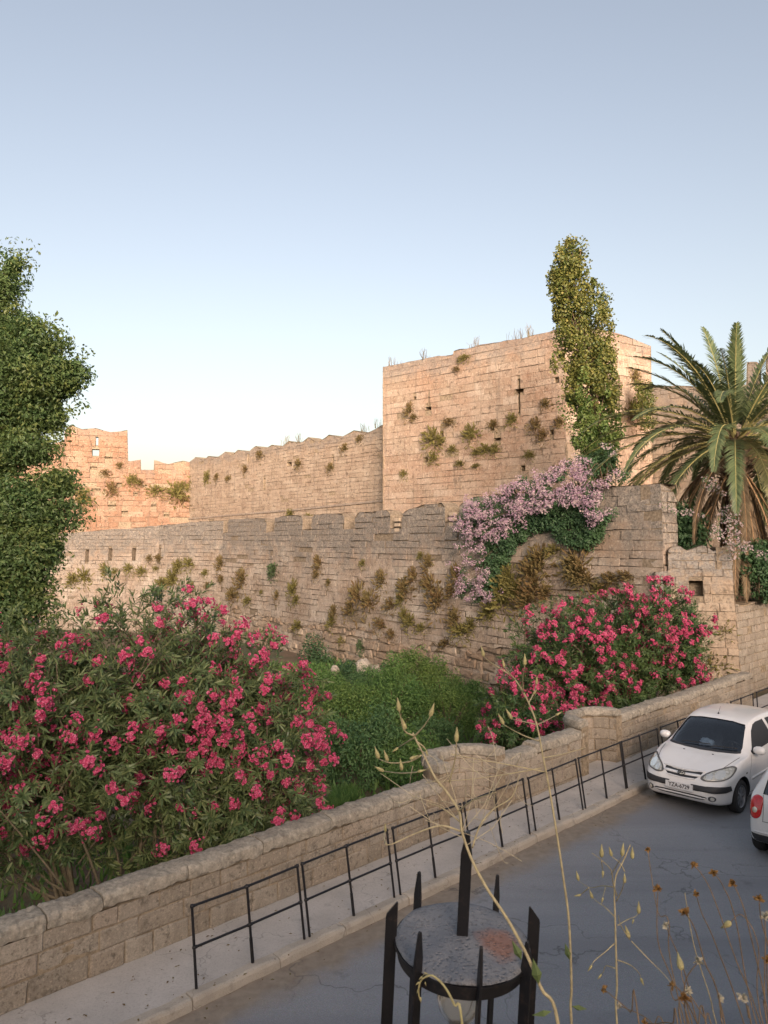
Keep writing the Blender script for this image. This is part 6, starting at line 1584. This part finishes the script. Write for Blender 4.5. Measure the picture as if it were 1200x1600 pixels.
def stalk(name, label, cat, main, Y, r, branches, pods, group=None, mats=(M_straw, M_pod), leaves=(), rad_b=.5, extend=True):
    P = curve3(main, Y)
    if extend:      # carry the stalk on down to the bank it grows from
        b = Vector(P[0]); P = [np.array((b.x + .05, min(b.y, 1.3) - .15, 3.35)), np.array((b.x + .02, b.y - .05, b.z - .35))] + P if b.z - .35 > 3.5 else [np.array((b.x + .03, b.y - .15, 3.35))] + P
    T = thing(name, label, cat, tuple(P[0]), 0, group)
    mb = MB(); C = catmull(P, 6); mb.tube(C, list(np.linspace(r, r * .45, len(C))), 7)
    for (pts, k) in branches:
        y0 = Y[0] + (Y[1] - Y[0]) * k; B = catmull(curve3(pts, (y0, y0 + rs.normal(0, .12))), 4); mb.tube(B, list(np.linspace(r * rad_b, r * rad_b * .45, len(B))), 5)
    mb.build('stem', mats[0], T, True)
    for (x, y, dx, dy, L, k) in pods:
        y0 = Y[0] + (Y[1] - Y[0]) * k; p = at_y(x, y, y0); e = at_y(x + dx, y + dy, y0)
        m = MB(); pod(m, p, e - p, L * y0 * PXM * .85, L * y0 * PXM * .14); m.build('seed_pod', mats[1], T, True)
    if leaves:
        for (x, y, dx, dy, L) in leaves:
            m = MB(); y0 = Y[0]; p = Vector(at_y(x, y, y0)); e = Vector(at_y(x + dx, y + dy, y0)); d = (e - p); s = d.cross(Vector((0, 1, .3))).normalized() * d.length * .2
            m.add([p, p + d * .4 + s, p + d + Vector((0, .01, -.004)), p + d * .4 - s, p + d * .45 + Vector((0, -.012, 0))], [(0, 1, 4), (1, 2, 4), (2, 3, 4), (3, 0, 4)])
            m.build('leaf', M_wleaf, T)
    return T
# A: the tall straight straw stalk
stalk('dry_stalk', 'tallest dry straw stalk, rising from the bottom edge', 'weed',
      [(893, 1600), (893, 1540), (889, 1440), (880, 1370), (868, 1290), (856, 1220), (848, 1180), (838, 1130), (822, 1090), (803, 1060), (782, 1045)], (2.1, 2.1), .0040,
      [([(843, 1158), (820, 1150), (800, 1140), (787, 1132)], .6), ([(838, 1132), (815, 1127), (800, 1124)], .7), ([(840, 1132), (855, 1125), (868, 1118)], .7), ([(826, 1098), (833, 1085), (838, 1070)], .8), ([(818, 1082), (817, 1060), (820, 1040)], .8), ([(849, 1184), (880, 1178), (915, 1168)], .6), ([(851, 1206), (800, 1196), (740, 1185), (705, 1178)], .6), ([(846, 1200), (790, 1210), (730, 1218), (668, 1222)], .6), ([(805, 1062), (792, 1048), (788, 1043)], .9), ([(782, 1045), (765, 1034), (756, 1026)], 1)],
      [(800, 1124, -8, -14, 22, .7), (787, 1132, -8, -16, 22, .6), (838, 1070, 1, -12, 16, .8), (820, 1040, 0, -14, 22, .8), (868, 1118, 10, -6, 14, .7), (756, 1026, -4, -16, 20, 1), (788, 1043, -2, -10, 16, .9), (833, 1085, 6, -8, 12, .8)],
      leaves=[(893, 1572, 26, 6, 10), (890, 1500, -6, -26, 10)])
# B: the leaning stalk across the lantern
stalk('dry_stalk', 'leaning dry stalk with pale pods crossing in front of the spiked lantern', 'weed',
      [(872, 1600), (846, 1545), (822, 1490), (792, 1435), (762, 1390), (738, 1345), (722, 1300), (718, 1270), (700, 1240), (680, 1215), (665, 1185), (652, 1160), (645, 1145)], (1.75, 1.85), .0045,
      [([(672, 1200), (655, 1206), (625, 1208), (600, 1205)], .8), ([(658, 1180), (640, 1190), (610, 1192), (592, 1186)], .85), ([(648, 1150), (632, 1142), (626, 1120), (624, 1112)], .95), ([(648, 1150), (662, 1135), (672, 1120)], .95), ([(648, 1152), (635, 1160), (622, 1168)], .95), ([(650, 1158), (660, 1165), (666, 1172)], .95), ([(702, 1222), (708, 1200), (712, 1180), (713, 1160)], .8),
       ([(722, 1300), (690, 1290), (650, 1302), (615, 1318), (604, 1320)], .55), ([(720, 1285), (690, 1262), (668, 1255)], .6), ([(738, 1325), (750, 1290), (770, 1265), (800, 1245), (812, 1210)], .55), ([(716, 1268), (740, 1250), (775, 1238)], .65), ([(604, 1320), (600, 1308), (602, 1298)], .55)],
      [(624, 1112, -3, -22, 26, .95), (672, 1120, 6, -20, 26, .95), (600, 1205, -12, -6, 20, .8), (592, 1186, -6, -18, 24, .85), (606, 1190, -6, -18, 22, .85), (628, 1204, -3, -20, 22, .8), (640, 1186, 14, -6, 18, .85), (622, 1168, -10, 8, 14, .95), (713, 1160, 1, -24, 28, .8), (634, 1140, -6, -18, 22, .95), (666, 1172, 2, 10, 12, .95), (652, 1206, 12, -3, 16, .8), (602, 1300, 0, -14, 16, .55)],
      leaves=[(862, 1580, -30, 8, 10), (842, 1538, -8, -40, 10), (815, 1500, -14, -30, 9)])
# hazy fine twigs around stalk B's middle: faint dried side shoots
tw = thing('dry_weed', 'tangle of fine pale dry twigs floating before the first half-round bay', 'weed', tuple(at_y(722, 1300, 1.85)))
mb = MB()
for k in range(34):
    a = np.array([rs.uniform(640, 800), rs.uniform(1180, 1290)]); b = a + rs.normal(0, 26, 2) * [1, .9]; c = b + (b - a) * .6 + rs.normal(0, 14, 2)
    mb.tube(catmull(curve3([tuple(a), tuple(b), tuple(c)], (1.85, 1.9), .02), 3), .0008, 4)
for (a, b) in [((722, 1300), (690, 1180)), ((722, 1300), (740, 1185)), ((722, 1300), (780, 1200)), ((722, 1290), (660, 1210)), ((726, 1310), (640, 1260)), ((730, 1320), (800, 1250))]:
    mb.tube(curve3([a, ((a[0] + b[0]) / 2 + 6, (a[1] + b[1]) / 2 + 8), b], (1.85, 1.88)), .001, 4)
mb.build('twigs', M_straw_p, tw)
# drooping sprig left of the lantern
stalk('dry_stalk', 'small yellowish drooping sprig in front of the lantern spikes', 'weed', [(722, 1600), (710, 1570), (697, 1545), (684, 1530), (672, 1524), (658, 1532), (654, 1548), (656, 1562)], (1.55, 1.6), .003,
      [([(672, 1524), (664, 1522), (655, 1530)], .6)], [(660, 1526, -5, 4, 9, .7), (655, 1534, -5, 5, 9, .8), (654, 1545, -3, 8, 9, .9), (657, 1558, 1, 10, 10, 1), (668, 1522, -6, -3, 8, .6), (664, 1534, 2, 7, 8, .7)], mats=(M_pod, M_pod))
# C: branched stalk with pods over the road
stalk('dry_stalk', 'branching dry stalk with upright seed pods over the road, right of the tallest stalk', 'weed',
      [(964, 1600), (964, 1540), (962, 1470), (961, 1430), (960, 1400), (962, 1370), (974, 1345), (985, 1320)], (1.9, 1.9), .0030,
      [([(964, 1400), (958, 1380), (955, 1360), (940, 1344), (925, 1333)], .6), ([(955, 1366), (966, 1348), (972, 1338)], .7), ([(940, 1346), (941, 1355), (942, 1364)], .7), ([(976, 1362), (970, 1350), (956, 1338)], .8), ([(958, 1386), (940, 1384), (922, 1387), (905, 1377)], .6), ([(920, 1387), (912, 1394), (905, 1399)], .6), ([(946, 1386), (944, 1394), (942, 1402)], .6), ([(960, 1432), (945, 1417), (932, 1408), (925, 1400)], .4), ([(963, 1408), (972, 1390), (975, 1375)], .6), ([(965, 1446), (980, 1437), (993, 1432), (998, 1425)], .4), ([(960, 1474), (945, 1488), (930, 1500), (923, 1510)], .3), ([(961, 1513), (947, 1509), (943, 1518), (939, 1524)], .2), ([(965, 1500), (985, 1508), (998, 1520), (1002, 1530)], .25), ([(986, 1470), (1010, 1495), (1035, 1520), (1048, 1535)], .3), ([(984, 1468), (970, 1446), (966, 1430)], .3)],
      [(940, 1340, 0, -22, 24, .7), (972, 1338, 2, -20, 24, .8), (988, 1342, 0, -22, 22, .9), (956, 1338, -4, -14, 18, .8), (942, 1360, 0, 12, 14, .7), (904, 1376, -4, -18, 18, .6), (908, 1398, -10, 2, 13, .6), (926, 1404, -5, -14, 17, .4), (942, 1402, -2, 10, 12, .6), (998, 1428, 0, -22, 22, .4), (925, 1508, -8, 12, 14, .3), (940, 1522, -6, 8, 12, .2), (1001, 1528, 5, 12, 15, .25), (983, 1466, -6, -20, 24, .3), (976, 1380, 0, -16, 18, .6), (990, 1436, -2, 8, 10, .4)], mats=(M_straw, M_pod))
# right-hand tangle of thin daisy stalks, each plant a thing
HEADS = [((1200, 1640), (1150, 1500), (1110, 1390), (1085, 1352), 'head'), ((1175, 1640), (1120, 1480), (1097, 1428), (1088, 1398), 'head'), ((1190, 1630), (1150, 1440), (1130, 1385), (1115, 1364), 'head'), ((1210, 1640), (1170, 1450), (1155, 1400), (1145, 1382), 'head'), ((1215, 1640), (1180, 1500), (1165, 1450), (1158, 1418), 'head'),
         ((1090, 1640), (1050, 1530), (1028, 1470), (1028, 1390), 'head'), ((1100, 1640), (1070, 1520), (1050, 1470), (1040, 1446), 'fluff'), ((1085, 1640), (1052, 1560), (1048, 1545), (1050, 1540), 'head'), ((1080, 1640), (1070, 1570), (1072, 1530), (1092, 1502), 'fluff'), ((1130, 1640), (1110, 1560), (1085, 1480), (1070, 1395), 'bare'), ((1000, 1610), (985, 1582), (955, 1555), (943, 1545), 'head'),
         ((1200, 1630), (1185, 1480), (1160, 1430), (1140, 1442), 'bud'), ((1230, 1640), (1200, 1480), (1185, 1420), (1170, 1384), 'head'), ((1225, 1640), (1205, 1500), (1190, 1440), (1186, 1405), 'head'), ((1135, 1640), (1128, 1590), (1124, 1568), (1124, 1560), 'fluff'), ((1120, 1640), (1100, 1590), (1070, 1540), (1064, 1512), 'bud'), ((1180, 1640), (1170, 1590), (1165, 1565), (1160, 1558), 'fluff'), ((1050, 1640), (1020, 1600), (1000, 1585), (968, 1572), 'fluff'),
         ((1205, 1640), (1195, 1560), (1196, 1470), (1195, 1432), 'fluff'), ((1210, 1640), (1180, 1560), (1150, 1490), (1137, 1468), 'bare'), ((1110, 1640), (1090, 1600), (1078, 1575), (1070, 1560), 'head'), ((1065, 1640), (1050, 1600), (1020, 1600), (1008, 1596), 'head'), ((1200, 1640), (1150, 1540), (1128, 1510), (1126, 1492), 'bud'), ((1140, 1640), (1100, 1500), (1085, 1450), (1070, 1426), 'head'), ((1060, 1560), (1045, 1440), (1028, 1425), (1012, 1388 - 60), 'tiny'),
         ((1215, 1640), (1190, 1580), (1180, 1520), (1176, 1470), 'head'), ((1220, 1640), (1205, 1590), (1199, 1540), (1198, 1500), 'head'), ((1070, 1640), (1062, 1590), (1062, 1560), (1075, 1548), 'fluff'), ((1220, 1640), (1180, 1540), (1160, 1480), (1150, 1425), 'bare')]
NAME = {'head': ('dry_daisy', 'thin brown daisy stalk with a dried orange-brown head at lower right'), 'fluff': ('dry_daisy', 'thin daisy stalk with a pale fluffy seed head at lower right'), 'bud': ('dry_daisy', 'thin stalk with a closed yellowish bud at lower right'), 'bare': ('dry_grass_stem', 'bare leaning dry grass stem at lower right'), 'tiny': ('dry_daisy', 'faint thin stalk with a tiny brown head above the road')}
for i, hd in enumerate(HEADS):
    if i in (4, 12, 19, 22, 25, 28): continue
    pts, kd = list(hd[:4]), hd[4]; y0 = rs.uniform(1.45, 2.0)
    if kd == 'tiny': y0 = 2.0
    P = curve3(pts, (y0, y0 + rs.normal(0, .1))); b = P[0]
    P = [np.array((b[0] + .05, min(b[1] - .15, 1.5), 3.38))] + P
    nm, lb = NAME[kd]; T = thing(nm, lb, 'weed', tuple(P[0]), 0, f'{kd} stalks at lower right'.replace('head', 'brown headed').replace('fluff', 'pale headed').replace('bud', 'budded').replace('tiny', 'faint'))
    C = catmull(P, 6); mb = MB(); mb.tube(C, list(np.linspace(.0017, .0009, len(C))), 5); mb.build('stem', M_twig if kd != 'bare' else M_straw, T, True)
    tip = Vector(P[-1]); d = (Vector(P[-1]) - Vector(P[-2])).normalized()
    if kd in ('head', 'fluff', 'tiny'):
        n = 26; dd = unit(rs.normal(0, .8, (n, 3)) + np.array(d) * (.9 if kd == 'head' else .2)); l = rs.uniform(.007, .013, n) * (.8 if kd == 'tiny' else 1)
        o = scatter('flower_head', np.tile(np.array(tip), (n, 1)), dd, rdir(n, rs), l, l * .5, LANCE, M_head if kd != 'fluff' else M_fluff); o.parent = T; o.matrix_parent_inverse = Matrix.Translation(-T.location)
    elif kd == 'bud':
        m = MB(); pod(m, tip - d * .005, d, .036, .008); m.build('bud', M_pod, T, True)
# ---------------------------------------------------------------- sky, sun, camera
SUN_EL, SUN_AZ = R(10), (0.16, -1.0)        # low evening sun behind the viewer's right shoulder
w = bpy.data.worlds.new('World'); scene.world = w; w.use_nodes = True
nt = w.node_tree; nt.nodes.clear()
sky = nt.nodes.new('ShaderNodeTexSky'); sky.sky_type = 'NISHITA'; sky.sun_disc = False
sky.sun_elevation = SUN_EL; sky.sun_rotation = math.atan2(SUN_AZ[0], SUN_AZ[1])
sky.air_density = 1.0; sky.dust_density = 3.5; sky.ozone_density = 0.7; sky.altitude = 30
bg = nt.nodes.new('ShaderNodeBackground'); bg.inputs['Strength'].default_value = 0.073
wo = nt.nodes.new('ShaderNodeOutputWorld')
hs = nt.nodes.new('ShaderNodeHueSaturation'); hs.inputs['Saturation'].default_value = 0.74
nt.links.new(sky.outputs[0], hs.inputs['Color']); tn = nt.nodes.new('ShaderNodeMix'); tn.data_type = 'RGBA'; tn.blend_type = 'MULTIPLY'; tn.inputs[0].default_value = 1.0; tn.inputs[7].default_value = (1.055, 0.966, 0.94, 1)
nt.links.new(hs.outputs[0], tn.inputs[6]); nt.links.new(tn.outputs[2], bg.inputs[0]); nt.links.new(bg.outputs[0], wo.inputs[0])
sl = bpy.data.lights.new('sun', 'SUN'); sl.energy = 2.3; sl.angle = R(34); sl.color = (1.0, 0.785, 0.655)
so = bpy.data.objects.new('sun', sl); COL.objects.link(so)
h = unit(np.array([*SUN_AZ, 0.0])); d = Vector((h[0] * math.cos(SUN_EL), h[1] * math.cos(SUN_EL), math.sin(SUN_EL)))
so.rotation_euler = d.to_track_quat('Z', 'Y').to_euler(); so.location = (20, -40, 40)
cam = bpy.data.cameras.new('camera'); co = bpy.data.objects.new('camera', cam); COL.objects.link(co)
cam.sensor_fit = 'VERTICAL'; cam.sensor_height = 24; cam.sensor_width = 18; cam.lens = 18.0; cam.clip_start = 0.05; cam.clip_end = 3000
co.location = (0, 0, EYE); co.rotation_euler = (math.pi / 2 + PITCH, 0, 0)
cam.dof.use_dof = True; cam.dof.focus_distance = 16.0; cam.dof.aperture_fstop = 8.0
scene.camera = co
scene.render.engine = 'CYCLES'
scene.cycles.use_denoising = True
scene.cycles.max_bounces = 6; scene.cycles.transparent_max_bounces = 8
vs = scene.view_settings; vs.view_transform = 'Standard'; vs.look = 'None'; vs.gamma = 1; vs.exposure = 2.12; vs.use_curve_mapping = False
